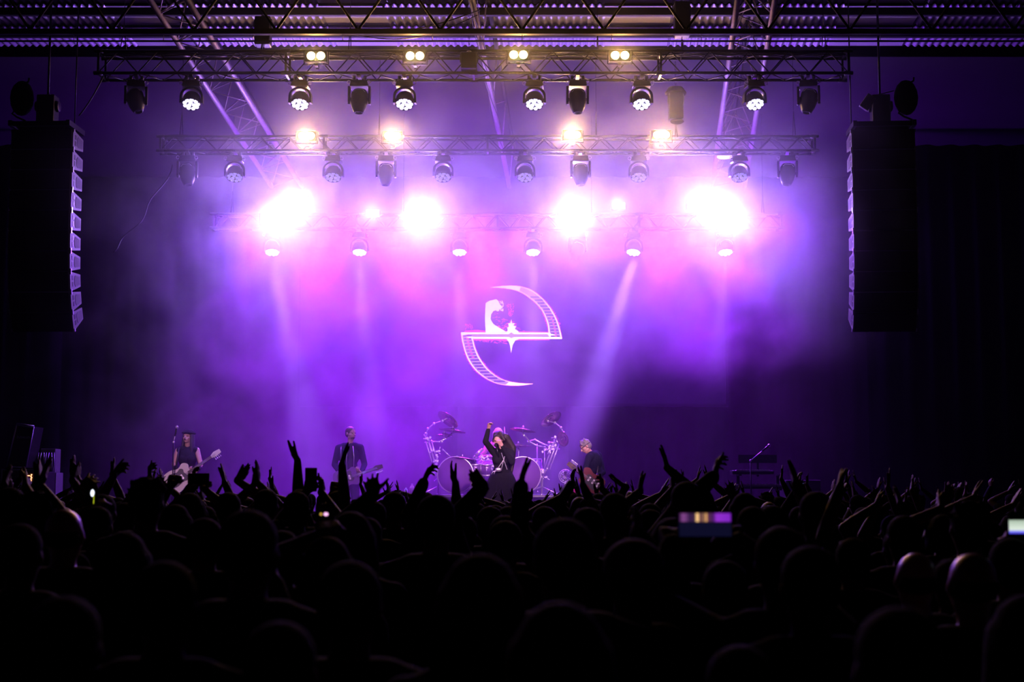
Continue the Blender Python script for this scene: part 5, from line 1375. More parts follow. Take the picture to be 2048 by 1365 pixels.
for s in (-.34, .34):
    b.box((s, .12, z2 / 2), (.05, .05, z2)); b.box((s, 0, z2), (.05, .3, .02)); b.box((s, 0, z1), (.05, .3, .02)); b.box((s, 0.05, .02), (.06, .5, .04))
b.box((0, .14, z1 * .5), (.7, .03, .05)); b.build('frame', M_BLACKM, t)
b = MB(); b.box((0.0, .1, z2 + .28), (.66, .02, .14)); b.box((.0, .1, z2 + .13), (.04, .02, .3)); b.build('music_rest', M_BLACKM, t)
xm = P(1502, 975, Yk - .35).x
mic_stand('boom microphone stand leaning over the keyboards', V((xm, Yk - .35, ST)), P(1524, 903, Yk - .35), V((xm, Yk - .35, P(0, 922, Yk - .35).z)))
t = empty('equipment_rack', (P(1600, 975, 24.8).x, 24.8, ST), 'dark equipment case right of the keyboards with a tiny blue light', 'equipment')
b = MB(); b.box((0, 0, .42), (.6, .6, .84)); b.build('case', M_CASE, t, bevel=.01); b = MB(); b.box((-.02, -.31, .78), (.03, .006, .008)); b.build('indicator', em('blue_indicator', (.3, .4, 1), 1.5), t)
# ------------------------------------------------------------------ the crowd (everyone faces the stage, +Y)
HAIR = {s: hair_mesh(s, 0.012) for s in ('short', 'long', 'bun', 'pony', 'bob', 'bald', 'tuft')}
CAPM = cap_mesh()
HMAT = [M_CHAIR[0], M_CHAIR[1], M_CHAIR[0], M_CHAIR[2]]
def with_mat(me, m):
    c = me.copy(); c.materials.clear(); c.materials.append(m); return c
HAIRV = {}
def hairv(style, i):
    if (style, i) not in HAIRV: HAIRV[(style, i)] = with_mat(HAIR[style], HMAT[i])
    return HAIRV[(style, i)]
BODY = {}
for fem in (False, True):
    J = stand_joints(1.0, fem)
    b = MB(); torso_shapes(b, J, 1.0, 0, fem); leg_shapes(b, J, 1.0); foot_shapes(b, J, 1.0)
    b.cone(J['neck'] - V((0, 0, .05)), J['head'] - V((0, 0.0, .05)), .055, .052, 12); head_shape(b, J['head'], Matrix.Identity(3))
    body = arrays(remeshed(b, 0.0145, 3))
    b = MB(); torso_shapes(b, J, 1.0, 0.016, fem); b.cone(J['pelvis'] - V((0, 0, .06)), J['pelvis'], .15, .15, 12)
    shirt = arrays(remeshed(b, 0.02, 3))
    b = MB(); leg_shapes(b, J, 1.0, 0.014); b.ball(J['pelvis'] - V((0, 0, .03)), (.165, .118, .13), n=16); tr = remeshed(b, 0.022, 3, 'trousers'); tr.materials.append(M_DENIM)
    BODY[fem] = (J, body, shirt, tr)
ROWS_USED = {}
def arm_arrays(S_, el, wr, d, n, side, pose, vox):
    b = MB(); b.cone(S_, el, .050, .040, 12); b.cone(el, el.lerp(wr, .3), .040, .041, 12); b.cone(el.lerp(wr, .3), wr, .041, .025, 12)
    hand_shape(b, wr, d, n, side, pose)
    return arrays(remeshed(b, vox, 2))
def sleeve_arrays(S_, el, wr, long_):
    b = MB(); b.cone(S_, S_.lerp(el, 0.6 if not long_ else 1.0), .064, .058, 12)
    if long_: b.cone(el, el.lerp(wr, .93), .056, .042, 12)
    return arrays(remeshed(b, 0.016, 3))
def down_arm(J, i):
    s = (-1, 1)[i]; S_ = J['sh'][i]
    return (S_, S_ + V((s * .05, -.02, -.29)), S_ + V((s * .06, .06, -.54)), (s * .05, .25, -1), (-s, 0, 0), s, 'relax')
CROWD = []
def make_person(fem, arms, shirt_i, long_sleeve, skin, vox=0.0065, bag=False):
    """arms: per side None (hanging) or (elbow, wrist, dir, normal, side, pose) in unit-height space"""
    J, body, shirt, tr = BODY[fem]
    its = [(body, 0)]; sh = [(shirt, 0)]
    for i in (0, 1):
        a = arms[i]
        if a is None: a = down_arm(J, i)[1:]
        its.append((arm_arrays(J['sh'][i], *a, vox), 0)); sh.append((sleeve_arrays(J['sh'][i], a[0], a[1], long_sleeve), 0))
    me = merge_meshes('person', its); me.materials.append(skin)
    sm = merge_meshes('shirt', sh); sm.materials.append(M_CLOTH[shirt_i])
    return me, sm, tr
def assemble(me, sm, tr, style, hi, loc, k, yaw, label, group=None, cap=False, headtilt=0):
    root = bpy.data.objects.new('person', me); COL.objects.link(root)
    root.location = loc; root.scale = (k, k, k); root.rotation_euler = (0, 0, yaw)
    tag(root, label, 'person', group)
    for nm, m_ in (('shirt', sm), ('trousers', tr)):
        o = bpy.data.objects.new(nm, m_); COL.objects.link(o); o.parent = root
    o = bpy.data.objects.new('hair', hairv(style, hi)); COL.objects.link(o); o.parent = root; o.location = (0, .02, 1.63)
    if cap:
        c = bpy.data.objects.new('cap', CAPM); COL.objects.link(c); c.parent = root; c.location = (0, .02, 1.63)
    CROWD.append(root); return root
CAPM.materials.append(M_CLOTH[2])
OCC = []          # ground spots already taken
L1, L2 = 0.30, 0.27
def near(px, py, Y, style, label, arms=(), fem=False, hi=0, shirt=0, long_=False, cap=False, yaw=0.0, group=None, phone=None, skin=None):
    """a spectator whose crown shows at pixel (px,py) at depth Y; arms: (tip px,py, wrist px,py, pose, palm normal kind)"""
    Y0 = Y; ddx = 0.0
    opts = [(0, 0)] + sorted([(a, b_) for a in ((0, .12, -.12, .22, -.22) if arms else (0, .06, -.06)) for b_ in ((0, .15, -.15, .28, -.28) if arms else (0, .2, -.2, .4, -.4, .6, -.6, .8))], key=lambda t_: abs(t_[0]) * 1.2 + abs(t_[1]))
    best = None
    for a, b_ in opts:
        X_ = P(px, py, Y0 + b_).x + a; dm = min([((X_ - ox) ** 2 + (Y0 + b_ - oy) ** 2) ** .5 for ox, oy, _ in OCC] + [9])
        if best is None or (best[0] < .43 and dm > best[0]): best = (dm, a, b_)
        if best[0] >= .43: break
    ddx = best[1]; Y = Y0 + best[2]
    c = P(px, py, Y) + V((ddx, 0, 0)); hgt = max(1.45, min(1.98, c.z))
    def short_reach(h_):
        kk = h_ / 1.757
        for a in arms:
            W_ = P(a[2], a[3], Y0 + (a[6] if len(a) > 6 else .12)); s_ = -1 if a[2] < px else 1
            if (W_ - V((c.x + s_ * .185 * kk, Y, 1.42 * kk))).length > .565 * kk: return True
        return False
    while arms and Y0 > 6.5 and hgt < 1.83 and short_reach(hgt): hgt += .02
    k = hgt / 1.757
    loc = V((c.x, Y, 0)); OCC.append((c.x, Y, 0.27))
    slots = [None, None]; order = list(arms)
    for a in order:
        tx, ty, wx, wy, pose, nk = a[:6]
        yh = Y0 + (a[6] if len(a) > 6 else 0.12)
        W = (P(wx, wy, yh) - loc) / k; T = (P(tx, ty, yh) - loc) / k
        if wx < px and slots[0] is None: i = 0
        elif slots[1] is None: i = 1
        else: i = 0
        J = BODY[fem][0]; S_ = J['sh'][i]; s = (-1, 1)[i]
        d = T - W
        el, W2 = ik(S_, W, L1, L2, (s * 0.9, 0.1, -0.5))
        L = 0.185
        dd = V((d.x, 0, d.z)); 
        if dd.length < L * .98: d = V((d.x, math.sqrt(max(0, L * L - dd.length_squared)) * .8, d.z))
        n = {'in': (-s, .15, 0), 'back': (0, 1, 0), 'face': (0, -1, 0), 'up': (0, 0.6, 1)}[nk]
        slots[i] = (el, W2, d, n, s if nk == 'in' else s, pose)
        if phone == i or (phone is not None and len(arms) == 1): PH.append((loc + (W2 + V(d).normalized() * 0.09) * k, label))
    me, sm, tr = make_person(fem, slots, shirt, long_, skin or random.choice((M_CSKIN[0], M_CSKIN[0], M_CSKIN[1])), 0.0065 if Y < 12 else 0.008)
    return assemble(me, sm, tr, style, hi, loc, k, yaw, label, group, cap)
PH = []
random.seed(21)
# --- heads that show individually -------------------------------------------------------------
near(497, 1018, 3.9, 'short', 'large near silhouette of a short-haired head with a faint magenta rim, left of centre')
near(1128, 1034, 3.7, 'short', 'large near black head silhouette just right of centre')
near(1267, 1084, 4.1, 'short', 'near spectator in a cap with violet-rimmed crown, right of centre', cap=True, hi=1)
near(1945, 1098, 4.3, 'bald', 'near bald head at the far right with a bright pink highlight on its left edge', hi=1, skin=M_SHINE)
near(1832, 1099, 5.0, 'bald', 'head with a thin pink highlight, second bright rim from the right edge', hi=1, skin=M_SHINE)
near(1345, 1034, 5.3, 'bob', 'head with purple-rimmed hair directly below the two clapping hands right of centre', fem=True)
near(40, 1046, 5.0, 'short', 'near head at the bottom left corner with a dim violet rim')
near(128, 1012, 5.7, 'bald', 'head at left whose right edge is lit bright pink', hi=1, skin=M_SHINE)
near(76, 985, 6.6, 'tuft', 'dark head just below the gear with amber lights at the far left')
near(293, 957, 7.1, 'tuft', 'tall round dark head in front of the bassist, reddish hair fringe', hi=1)
near(872, 988, 6.0, 'short', 'large dark head between the raised hands left of the singer')
near(702, 1022, 5.5, 'long', 'dark head under the open blurred hand left of centre', fem=True)
near(1229, 985, 7.9, 'short', 'square-cropped head with thin violet rim below the bending guitarist')
near(1400, 976, 8.3, 'short', 'round head with lit crown right of the big clapping arm', hi=1)
near(1489, 985, 9.2, 'bob', 'small dark head right below the keyboards', fem=True)
near(1632, 982, 6.9, 'short', 'wide dark head silhouette right of the keyboards')
near(1705, 1075, 6.2, 'short', 'dark reddish-rimmed head below the raised blurred hand at right', hi=1)
near(1938, 1004, 6.2, 'tuft', 'dark tousled head high at the far right')
near(1795, 1058, 7.2, 'short', 'dark head between the small lit arms at right')
near(2050, 1188, 3.3, 'long', 'very near head cut by the right edge of the picture', fem=True)
near(1480, 1288, 2.9, 'short', 'nearest low head at the bottom right of centre')
near(748, 1002, 9.0, 'short', 'head with a thin pale arc of light left of centre', hi=1)
near(600, 978, 9.4, 'short', 'head directly beneath the big clapping arm left of centre')
near(457, 984, 9.4, 'short', 'small rounded head below two clapping hands, reddish crown', hi=1)
near(533, 978, 10.0, 'pony', 'small head right of the vertical clapping hands', fem=True)
near(212, 1062, 4.8, 'long', 'dark head at lower left behind the pink-lit bald head', fem=True)
near(330, 1120, 3.6, 'short', 'near black head in the lower left dark area')
near(700, 1120, 3.4, 'short', 'near black head below the phone sparkle')
near(905, 1105, 3.5, 'long', 'near black head at the bottom centre', fem=True)
near(1620, 1090, 3.7, 'short', 'near black head in the lower right dark area')
near(130, 1190, 3.1, 'short', 'near black head in the bottom left corner')
near(1120, 1200, 2.9, 'bob', 'black head at the bottom, right of centre', fem=True)
near(1800, 1210, 3.0, 'short', 'near black head in the bottom right dark area')
near(560, 1240, 2.8, 'pony', 'nearest dark head at the bottom, left of centre', fem=True)
near(1010, 1040, 6.2, 'short', 'dark head below the two big raised hands at the centre')
near(1170, 1012, 9.2, 'bun', 'small head below the raised thumb hand under the bending guitarist', fem=True)
near(1093, 1014, 10.6, 'short', 'head with a bright pink double-bumped crown at the centre right', hi=3)
near(980, 1012, 8.5, 'short', 'dark head below the singer between big blurred hands')
near(800, 1010, 10.4, 'bob', 'small dark head left of the largest centre head', fem=True)
near(660, 1000, 10.6, 'short', 'small dark head near the raised phone')
near(380, 985, 9.0, 'long', 'dark head below the bassist\'s legs', fem=True)
near(205, 988, 8.6, 'short', 'dark head under the curled hand at left')
near(1545, 1010, 7.6, 'long', 'dark head below the keyboard stand', fem=True)
near(1300, 1006, 9.6, 'short', 'small dark head left of the round lit one')
near(925, 1030, 7.4, 'pony', 'dark head right of the large centre-left head', fem=True)
near(565, 1060, 5.9, 'bob', 'dark head right of the largest left silhouette', fem=True)
near(1450, 1120, 4.6, 'short', 'black head below the bright raised phone screen')
near(410, 1035, 6.3, 'short', 'dark head left of the largest left silhouette')
near(1900, 1120, 6.0, 'short', 'dark head between the two pink-lit heads at right')
near(1560, 1050, 5.6, 'short', 'dark head left of the diagonal pink arm at right')
# --- people whose raised hands show --------------------------------------------------------------
near(612, 1016, 9.8, 'short', 'spectator with the tallest clapping arm, left of centre', [(569, 882, 595, 921, 'clap', 'in')], hi=1)
near(752, 1025, 9.6, 'short', 'spectator whose straight-fingered hand crosses the left guitarist', [(692, 884, 684, 930, 'clap', 'in')])
near(522, 1003, 10.2, 'short', 'spectator with two hands pressed together pointing up', [(506, 932, 507, 972, 'flat', 'in'), (516, 914, 515, 966, 'flat', 'in')], hi=1)
near(412, 1012, 10.6, 'bob', 'spectator raising a slim flat hand just right of the bassist\'s guitar', [(442, 926, 449, 966, 'flat', 'in')], fem=True)
near(472, 1012, 10.6, 'short', 'spectator with a hand bent sharply right, beside the slim flat hand', [(499, 932, 474, 962, 'flat', 'in')])
near(575, 1006, 11.2, 'long', 'spectator with a small slanting hand between the clapping arms', [(533, 955, 546, 982, 'flat', 'in')], fem=True)
near(632, 1008, 9.2, 'short', 'spectator holding a dark phone upright overhead', [(622, 950, 617, 980, 'hold', 'back'), (645, 955, 642, 985, 'curl', 'in')], phone=0)
near(782, 1034, 7.2, 'short', 'spectator with a big spread open hand left of centre', [(733, 944, 748, 988, 'open', 'back')], long_=True)
near(868, 1012, 9.2, 'tuft', 'spectator with a hooked hand bent toward the singer', [(862, 924, 849, 962, 'curl', 'in')], long_=True)
near(950, 1024, 9.2, 'short', 'spectator with thumb and fingers spread, wearing a bracelet', [(894, 927, 911, 966, 'open', 'in')])
near(1010, 1030, 6.8, 'short', 'spectator with a large flat hand sweeping left before the singer', [(933, 954, 968, 972, 'flat', 'in', .1)], long_=True)
near(1082, 1040, 6.9, 'short', 'spectator with a large upright hand right of the singer', [(1052, 920, 1042, 968, 'clap', 'in')], long_=True)
near(1128, 1012, 8.8, 'short', 'spectator with a thumb-out hand below the drum fan', [(1166, 938, 1166, 972, 'clap', 'in')])
near(1195, 1008, 11.0, 'short', 'spectator with a slim hand below the bending guitarist', [(1210, 955, 1203, 978, 'curl', 'in')])
near(1262, 1018, 9.0, 'bob', 'spectator with a palm-up hand right of the bending guitarist', [(1224, 960, 1252, 974, 'open', 'up')], fem=True)
near(1300, 1022, 8.4, 'short', 'spectator with a hand held up beside the tallest right arm', [(1284, 949, 1280, 984, 'flat', 'in')])
near(1308, 1020, 9.3, 'short', 'spectator with the tallest arm right of the band, thumb out', [(1327, 891, 1334, 936, 'clap', 'in')], hi=1)
near(1385, 1012, 10.0, 'short', 'spectator with a thin finger-like hand left of the round lit head', [(1342, 950, 1346, 978, 'flat', 'in')])
near(1456, 1022, 7.8, 'short', 'spectator with a thick arm and fist-like hand left of the keyboards', [(1454, 892, 1444, 936, 'curl', 'in')], long_=True)
near(1415, 1000, 11.0, 'pony', 'spectator with a faint thin hand above the round lit head', [(1412, 952, 1414, 980, 'flat', 'in')], fem=True)
near(250, 1005, 9.6, 'short', 'spectator with a hand curled to the right at left', [(238, 925, 228, 952, 'curl', 'in')])
near(308, 1012, 10.4, 'short', 'spectator with a cupped hand above the tall round head', [(289, 927, 300, 956, 'curl', 'in')])
near(168, 1010, 8.8, 'bob', 'spectator with a spread hand at the left', [(184, 948, 168, 976, 'open', 'back')], fem=True)
near(120, 1000, 9.4, 'short', 'spectator with a flat hand tilted right at the left', [(154, 930, 145, 962, 'flat', 'in')])
near(68, 1002, 8.4, 'short', 'spectator with two tall hands in front of the pink-lit gear', [(72, 925, 74, 964, 'flat', 'in'), (88, 917, 86, 958, 'flat', 'in')])
near(20, 1004, 8.0, 'short', 'spectator with a slanted hand before the amber indicator rack', [(40, 948, 52, 976, 'flat', 'in'), (2, 940, 8, 972, 'flat', 'in')])
near(352, 1008, 8.6, 'long', 'spectator raising a dark fist in front of the bassist\'s body', [(348, 940, 344, 968, 'fist', 'back')], fem=True)
near(395, 1010, 9.8, 'short', 'spectator holding both hands together around a dark phone below the bassist', [(383, 950, 388, 976, 'hold', 'back'), (410, 952, 408, 978, 'hold', 'back')], phone=0)
near(1592, 1012, 7.2, 'short', 'spectator with a dark upright arm right of the keyboards', [(1590, 928, 1592, 968, 'clap', 'in')])
near(1712, 1030, 6.6, 'short', 'spectator with a violet-tinted blurred hand at right', [(1692, 950, 1680, 976, 'flat', 'in')])
near(672, 1018, 9.8, 'short', 'spectator with loosely curved fingers below the left guitarist', [(674, 955, 668, 980, 'curl', 'back')])
near(1785, 1030, 9.0, 'short', 'spectator with two slim arms joined overhead at right', [(1768, 985, 1752, 1012, 'flat', 'in'), (1800, 978, 1800, 1008, 'flat', 'in')])
near(1885, 1028, 8.2, 'bob', 'spectator with tall narrow lit hands at right', [(1884, 990, 1882, 1018, 'flat', 'in')], fem=True)
near(1955, 1010, 9.4, 'short', 'spectator with a slanting spread hand near the right edge', [(1964, 966, 1948, 996, 'open', 'in')], skin=M_CSKIN[0])
near(1410, 1052, 4.4, 'short', 'near spectator holding a bright phone sideways overhead', [(1462, 1042, 1470, 1082, 'hold', 'back'), (1352, 1046, 1346, 1084, 'hold', 'back')], long_=True)
near(2020, 1075, 5.2, 'short', 'spectator at the right edge holding up a lit phone', [(2044, 1048, 2046, 1088, 'hold', 'back')])
near(195, 1012, 7.6, 'short', 'spectator with a small phone glowing yellow-white at left', [(186, 992, 190, 1016, 'hold', 'back')])
near(1215, 1096, 4.8, 'short', 'near spectator with a slanting purple-edged arm right of centre', [(1292, 1030, 1272, 1068, 'relax', 'in')], long_=True)

# --- the packed rows further in: shared meshes, each person an object of its own --------------------
def U(fem, i, dx, dz, tipdx, tipdz, pose, nk='in', dy=0.12):
    """raised arm relative to the crown, unit height"""
    J = BODY[fem][0]; S_ = J['sh'][i]; s = (-1, 1)[i]
    W = V((dx, dy, 1.757 + dz)); el, W2 = ik(S_, W, L1, L2, (s * .9, .1, -.5))
    n = {'in': (-s, .15, 0), 'back': (0, 1, 0)}[nk]
    return (el, W2, V((tipdx, 0.02, tipdz)), n, s, pose)
protos_c = []
spec = [(False, None, None), (True, None, None), (False, 'clap', None), (True, 'clap2', None), (False, 'up1', None), (True, 'up1', None), (False, 'curl', None), (False, 'clap3', None), (True, 'open', None)]
poses = {
    'clap': lambda f: [U(f, 0, -.06, .10, .03, .18, 'clap'), U(f, 1, .06, .10, -.03, .18, 'clap')],
    'clap2': lambda f: [U(f, 0, -.10, .06, -.06, .17, 'clap'), U(f, 1, .05, .06, .05, .17, 'flat')],
    'clap3': lambda f: [U(f, 0, -.14, -.02, .08, .16, 'clap'), U(f, 1, .02, -.02, -.02, .18, 'clap')],
    'up1': lambda f: [None, U(f, 1, .22, .16, .04, .18, 'flat')],
    'curl': lambda f: [U(f, 0, -.24, .10, -.03, .18, 'curl'), None],
    'open': lambda f: [U(f, 0, -.26, .05, -.06, .17, 'open', 'back'), U(f, 1, .27, .08, .06, .17, 'open', 'back')],
    None: lambda f: [None, None]}
glab = {None: 'packed spectator deep in the crowd, dark back of head, arms down', 'clap': 'packed spectator deep in the crowd clapping with both palms overhead',
        'clap2': 'packed spectator deep in the crowd, hands raised and tilted left', 'clap3': 'packed spectator deep in the crowd clapping at head height',
        'up1': 'packed spectator deep in the crowd with only the right arm straight up', 'curl': 'packed spectator deep in the crowd, left hand curled overhead',
        'open': 'packed spectator deep in the crowd with both open hands spread wide'}
for fem, pz, _ in spec:
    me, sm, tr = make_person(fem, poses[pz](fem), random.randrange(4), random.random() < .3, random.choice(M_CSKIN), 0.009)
    protos_c.append((fem, pz, me, sm, tr))
LAND = [(60, 'below the left loudspeakers'), (200, 'right of the left gear'), (375, 'under the bassist'), (540, 'between bassist and guitarist'), (700, 'under the left guitarist'), (850, 'under the left drums'), (1000, 'under the singer'),
        (1110, 'under the right drums'), (1210, 'under the bending guitarist'), (1380, 'left of the keyboards'), (1520, 'under the keyboards'), (1680, 'right of the keyboards'), (1840, 'below the right loudspeakers'), (2000, 'at the right edge')]
RW_ = ['nearest packed row', 'second packed row', 'third packed row', 'fourth packed row', 'fifth packed row', 'sixth packed row', 'seventh packed row', 'eighth packed row', 'ninth packed row', 'second row from stage', 'row at the stage']
PW_ = {None: 'arms down', 'clap': 'clapping overhead', 'clap2': 'hands tilted left', 'clap3': 'clapping low', 'up1': 'right arm up', 'curl': 'left hand curled up', 'open': 'both hands spread'}
HW_ = {'short': 'short hair', 'long': 'long hair', 'bun': 'hair bun', 'pony': 'ponytail', 'bob': 'bobbed hair', 'tuft': 'tousled hair', 'bald': 'bald crown'}
rr = random.Random(77)
y = 9.2
while y < 21.3:
    half = 0.37 * y + 0.5; x = -half + rr.uniform(0, .5)
    while x < half:
        xx = x + rr.uniform(-.1, .1); yy = y + rr.uniform(-.25, .25)
        x += rr.uniform(.60, .82) * (1.0 if y < 15 else 1.1)
        if any((xx - a) ** 2 + (yy - b_) ** 2 < (.22 + r_) ** 2 for a, b_, r_ in OCC): continue
        pxx = 1024 + xx / yy * F
        centre = 340 < pxx < 1240
        q_ = rr.random()
        cand = [p for p in protos_c if (p[1] in (None, 'clap3'))] if (centre and q_ < .86) or q_ < .45 else protos_c[2:]
        fem, pz, me, sm, tr = rr.choice(cand)
        k_ = (rr.uniform(.93, 1.0) if centre else rr.uniform(.92, 1.03)) * (.96 if fem else 1.0)
        st_ = rr.choice(('long', 'bun', 'pony', 'bob') if fem else ('short', 'short', 'tuft', 'bald'))
        row_ = int((y - 9.2) / 1.12 + .01)
        lm = min(LAND, key=lambda t_: abs(t_[0] - pxx))[1]
        lab_ = f"spectator {PW_[pz]}, {HW_[st_]}, {RW_[row_]}, {lm}"
        assemble(me, sm, tr, st_, rr.choice((0, 0, 1, 1, 3 if rr.random() < .3 else 0)), V((xx, yy, 0)), k_, rr.uniform(-.2, .2), lab_, lab_)
        OCC.append((xx, yy, .25))
    y += 1.12

# phones -------------------------------------------------------------------------------------------
def phone(label, c, w_, h_, screen_m, yaw=0, roll=0):
    t = empty('phone', c, label, 'phone', rot=(0, roll, yaw))
    b = MB(); b.box((0, 0, 0), (w_, .009, h_)); b.build('phone_body', M_BLACK, t, bevel=.003)
    b = MB(); b.box((0, -.005, 0), (w_ * .94, .002, h_ * .95)); b.build('screen', screen_m, t)
M_OFFSCR = mat('dark_phone_glass', (0.005, 0.005, 0.007), 0.1)
phone('dark phone held upright by the spectator left of centre', P(622, 960, 9.28), 0.078, 0.155, M_OFFSCR)
phone('dark phone held below the bassist', P(397, 958, 9.88), 0.15, 0.075, M_OFFSCR)
def scr_mat(name, stops, vertical=False, k=1.0):
    m = bpy.data.materials.new(name); m.use_nodes = True; n, l = NT(m); b_ = n['Principled BSDF']
    b_.inputs['Base Color'].default_value = (0, 0, 0, 1); b_.inputs['Roughness'].default_value = .15
    tc = n.new('ShaderNodeTexCoord'); sp_ = n.new('ShaderNodeSeparateXYZ'); cr = n.new('ShaderNodeValToRGB')
    l.new(tc.outputs['Generated'], sp_.inputs[0]); l.new(sp_.outputs[2 if vertical else 0], cr.inputs[0])
    e = cr.color_ramp.elements
    while len(e) > 1: e.remove(e[-1])
    e[0].position = stops[0][0]; e[0].color = (*stops[0][1], 1)
    for p, c in stops[1:]:
        x = e.new(p); x.color = (*c, 1)
    l.new(cr.outputs[0], b_.inputs['Emission Color']); b_.inputs['Emission Strength'].default_value = k
    return m
PW = 0.158
c = P(1410, 1050, 4.42)
t = empty('phone', c, 'bright phone held sideways overhead, its screen showing amber and purple light', 'phone')
b = MB(); b.box((0, 0, 0), (.168, .009, .078)); b.build('phone_body', M_BLACK, t, bevel=.003)
b = MB(); b.box((0, -.005, .022), (.160, .002, .026)); b.build('live_picture', scr_mat('phone_live_picture', [(0, (.02, .004, .04)), (.08, (.22, .06, .25)), (.2, (.03, .01, .06)), (.31, (.05, .02, .05)), (.33, (1, .6, .25)), (.37, (1, .6, .25)), (.39, (.1, .03, .06)), (.50, (.3, .15, .08)), (.52, (.9, .45, .15)), (.55, (.1, .03, .06)), (.66, (.06, .01, .12)), (.72, (.28, .03, .6)), (.98, (.22, .02, .55)), (1, (.02, 0, .05))]), t)
b = MB(); b.box((0, -.005, -.014), (.160, .002, .044)); b.build('dark_screen', em('phone_dark_area', (.004, .004, .02), 1.0), t)
c = P(2036, 1068, 5.28)
t = empty('phone', c, 'phone at the right edge with a pale greenish-white screen', 'phone')
b = MB(); b.box((0, 0, 0), (.075, .009, .155)); b.build('phone_body', M_BLACK, t, bevel=.003)
b = MB(); b.box((0, -.005, .025), (.068, .002, .05)); b.build('live_picture', scr_mat('phone_pale_picture', [(0, (.05, .03, .8)), (.15, (.2, .2, .9)), (.3, (.75, .85, .75)), (.8, (.5, .62, .5)), (1, (.35, .45, .35))], True), t)
b = MB(); b.ball((.012, -.006, -.04), (.008, .002, .008)); b.build('shutter_button', em('phone_button', (.5, .9, 1), .9), t)
c = P(183, 998, 7.72)
t = empty('phone', c, 'small phone with a lit yellow edge at left', 'phone')
b = MB(); b.box((0, 0, 0), (.07, .009, .12)); b.build('phone_body', M_BLACK, t, bevel=.003)
b = MB(); b.ball((.006, -.006, .03), (.011, .002, .02)); b.build('bright_spot', em('phone_spot', (.8, .85, 1), 1.5), t)
b = MB(); b.box((.014, -.006, -.02), (.003, .002, .075)); b.box((.004, -.006, -.057), (.022, .002, .003)); b.box((-.012, -.006, -.047), (.012, .002, .01)); b.build('yellow_frame', em('phone_yellow', (.6, .7, .02), .9), t)
c = P(649, 1029, 5.2)
t = empty('phone', c, 'barely visible phone with two tiny coloured sparkles left of centre', 'phone')
b = MB(); b.box((0, 0, -.03), (.07, .009, .14)); b.build('phone_body', M_BLACK, t, bevel=.003)
b = MB(); b.ball((.006, -.006, 0), (.008, .002, .006)); b.build('violet_spot', em('phone_violet', (1, .5, .9), 1.6), t)
b = MB(); b.ball((-.012, -.006, 0), (.004, .002, .004)); b.build('amber_spot', em('phone_amber', (1, .6, .1), .9), t)
near(655, 1072, 5.0, 'long', 'dark long-haired head below the tiny sparkling phone', [(649, 1034, 652, 1066, 'hold', 'back')], fem=True)
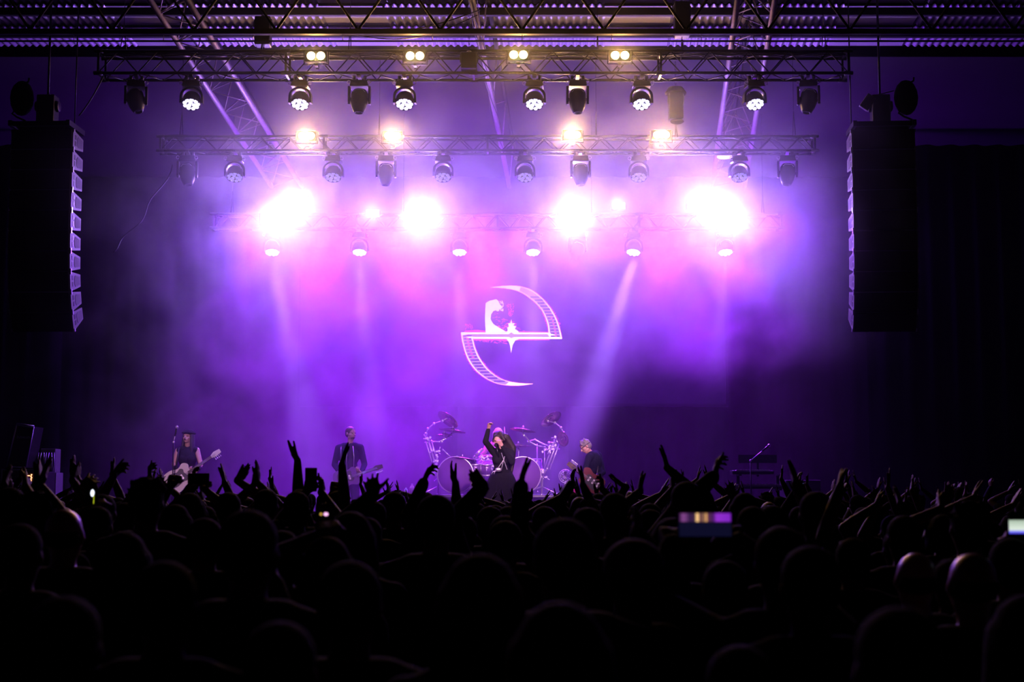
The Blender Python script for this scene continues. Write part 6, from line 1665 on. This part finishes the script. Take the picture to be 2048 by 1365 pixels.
# ------------------------------------------------------------------ haze
def build_haze():
    m = bpy.data.materials.new('stage_haze'); m.use_nodes = True
    n, l = NT(m); n.clear()
    out = n.new('ShaderNodeOutputMaterial'); sc = n.new('ShaderNodeVolumeScatter')
    sc.inputs['Color'].default_value = (1, 1, 1, 1); sc.inputs['Anisotropy'].default_value = 0.72
    tc = n.new('ShaderNodeTexCoord')
    sep = n.new('ShaderNodeSeparateXYZ'); l.new(tc.outputs['Object'], sep.inputs[0])
    def M(op, a, b=None, c=None, clamp=False):
        x = n.new('ShaderNodeMath'); x.operation = op; x.use_clamp = clamp
        for i, v in enumerate((a, b, c)):
            if v is None: continue
            if isinstance(v, (int, float)): x.inputs[i].default_value = v
            else: l.new(v, x.inputs[i])
        return x.outputs[0]
    def ramp(v, lo, hi, smooth=True):
        x = n.new('ShaderNodeMapRange'); x.interpolation_type = 'SMOOTHSTEP'
        l.new(v, x.inputs[0]); x.inputs[1].default_value = lo; x.inputs[2].default_value = hi
        x.inputs[3].default_value = 0; x.inputs[4].default_value = 1
        return x.outputs[0]
    nz = n.new('ShaderNodeTexNoise'); nz.inputs['Scale'].default_value = 0.62; nz.inputs['Detail'].default_value = 4.5
    nz.inputs['Distortion'].default_value = 0.8; nz.inputs['Roughness'].default_value = 0.55
    l.new(tc.outputs['Object'], nz.inputs['Vector'])
    nv = nz.outputs[0]
    n2 = M('MULTIPLY', M('SUBTRACT', nv, 0.5), 2.0)       # -1..1
    X, Y, Z = sep.outputs[0], sep.outputs[1], sep.outputs[2]
    cloud = ramp(nv, 0.38, 0.64)
    cloud = M('ADD', M('MULTIPLY', cloud, 1.0), 0.16)
    # the smoke bank: thick behind the middle truss, its right side lifts off the stage floor
    xw = M('ADD', X, M('MULTIPLY', n2, 1.8)); zw = M('ADD', Z, M('MULTIPLY', n2, 1.4))
    left = ramp(xw, -8.6, -3.6); right = M('SUBTRACT', 1.0, ramp(xw, 4.8, 7.2))
    lift = ramp(M('SUBTRACT', zw, M('MULTIPLY', ramp(xw, 0.2, 2.6), 4.1)), -0.4, 1.5)
    lift = M('ADD', M('MULTIPLY', lift, 0.94), 0.06)
    top = M('SUBTRACT', 1.0, M('MULTIPLY', ramp(zw, 7.6, 9.6), 0.8))
    front = M('ADD', M('MULTIPLY', ramp(Y, 22.2, 25.8), 0.86), 0.14)
    d = M('MULTIPLY', M('MULTIPLY', M('MULTIPLY', left, right), M('MULTIPLY', lift, top)), M('MULTIPLY', front, cloud))
    d = M('MULTIPLY', d, 0.20)
    d = M('ADD', d, 0.002)
    l.new(d, sc.inputs['Density'])
    l.new(sc.outputs[0], out.inputs['Volume'])
    m.cycles.volume_step_rate = 1.2
    me = bpy.data.meshes.new('haze')
    x0, x1, y0, y1, z0, z1 = -9.5, 9.0, 21.2, 31.6, 1.12, 10.2
    v = [(x, y, z) for x in (x0, x1) for y in (y0, y1) for z in (z0, z1)]
    me.from_pydata(v, [], [(0, 1, 3, 2), (4, 6, 7, 5), (0, 4, 5, 1), (2, 3, 7, 6), (0, 2, 6, 4), (1, 5, 7, 3)])
    me.materials.append(m)
    o = bpy.data.objects.new('haze', me); COL.objects.link(o)
    o['kind'] = 'stuff'; o['category'] = 'haze'; o['label'] = 'purple lit theatrical haze drifting over the whole stage'
    return o
build_haze()
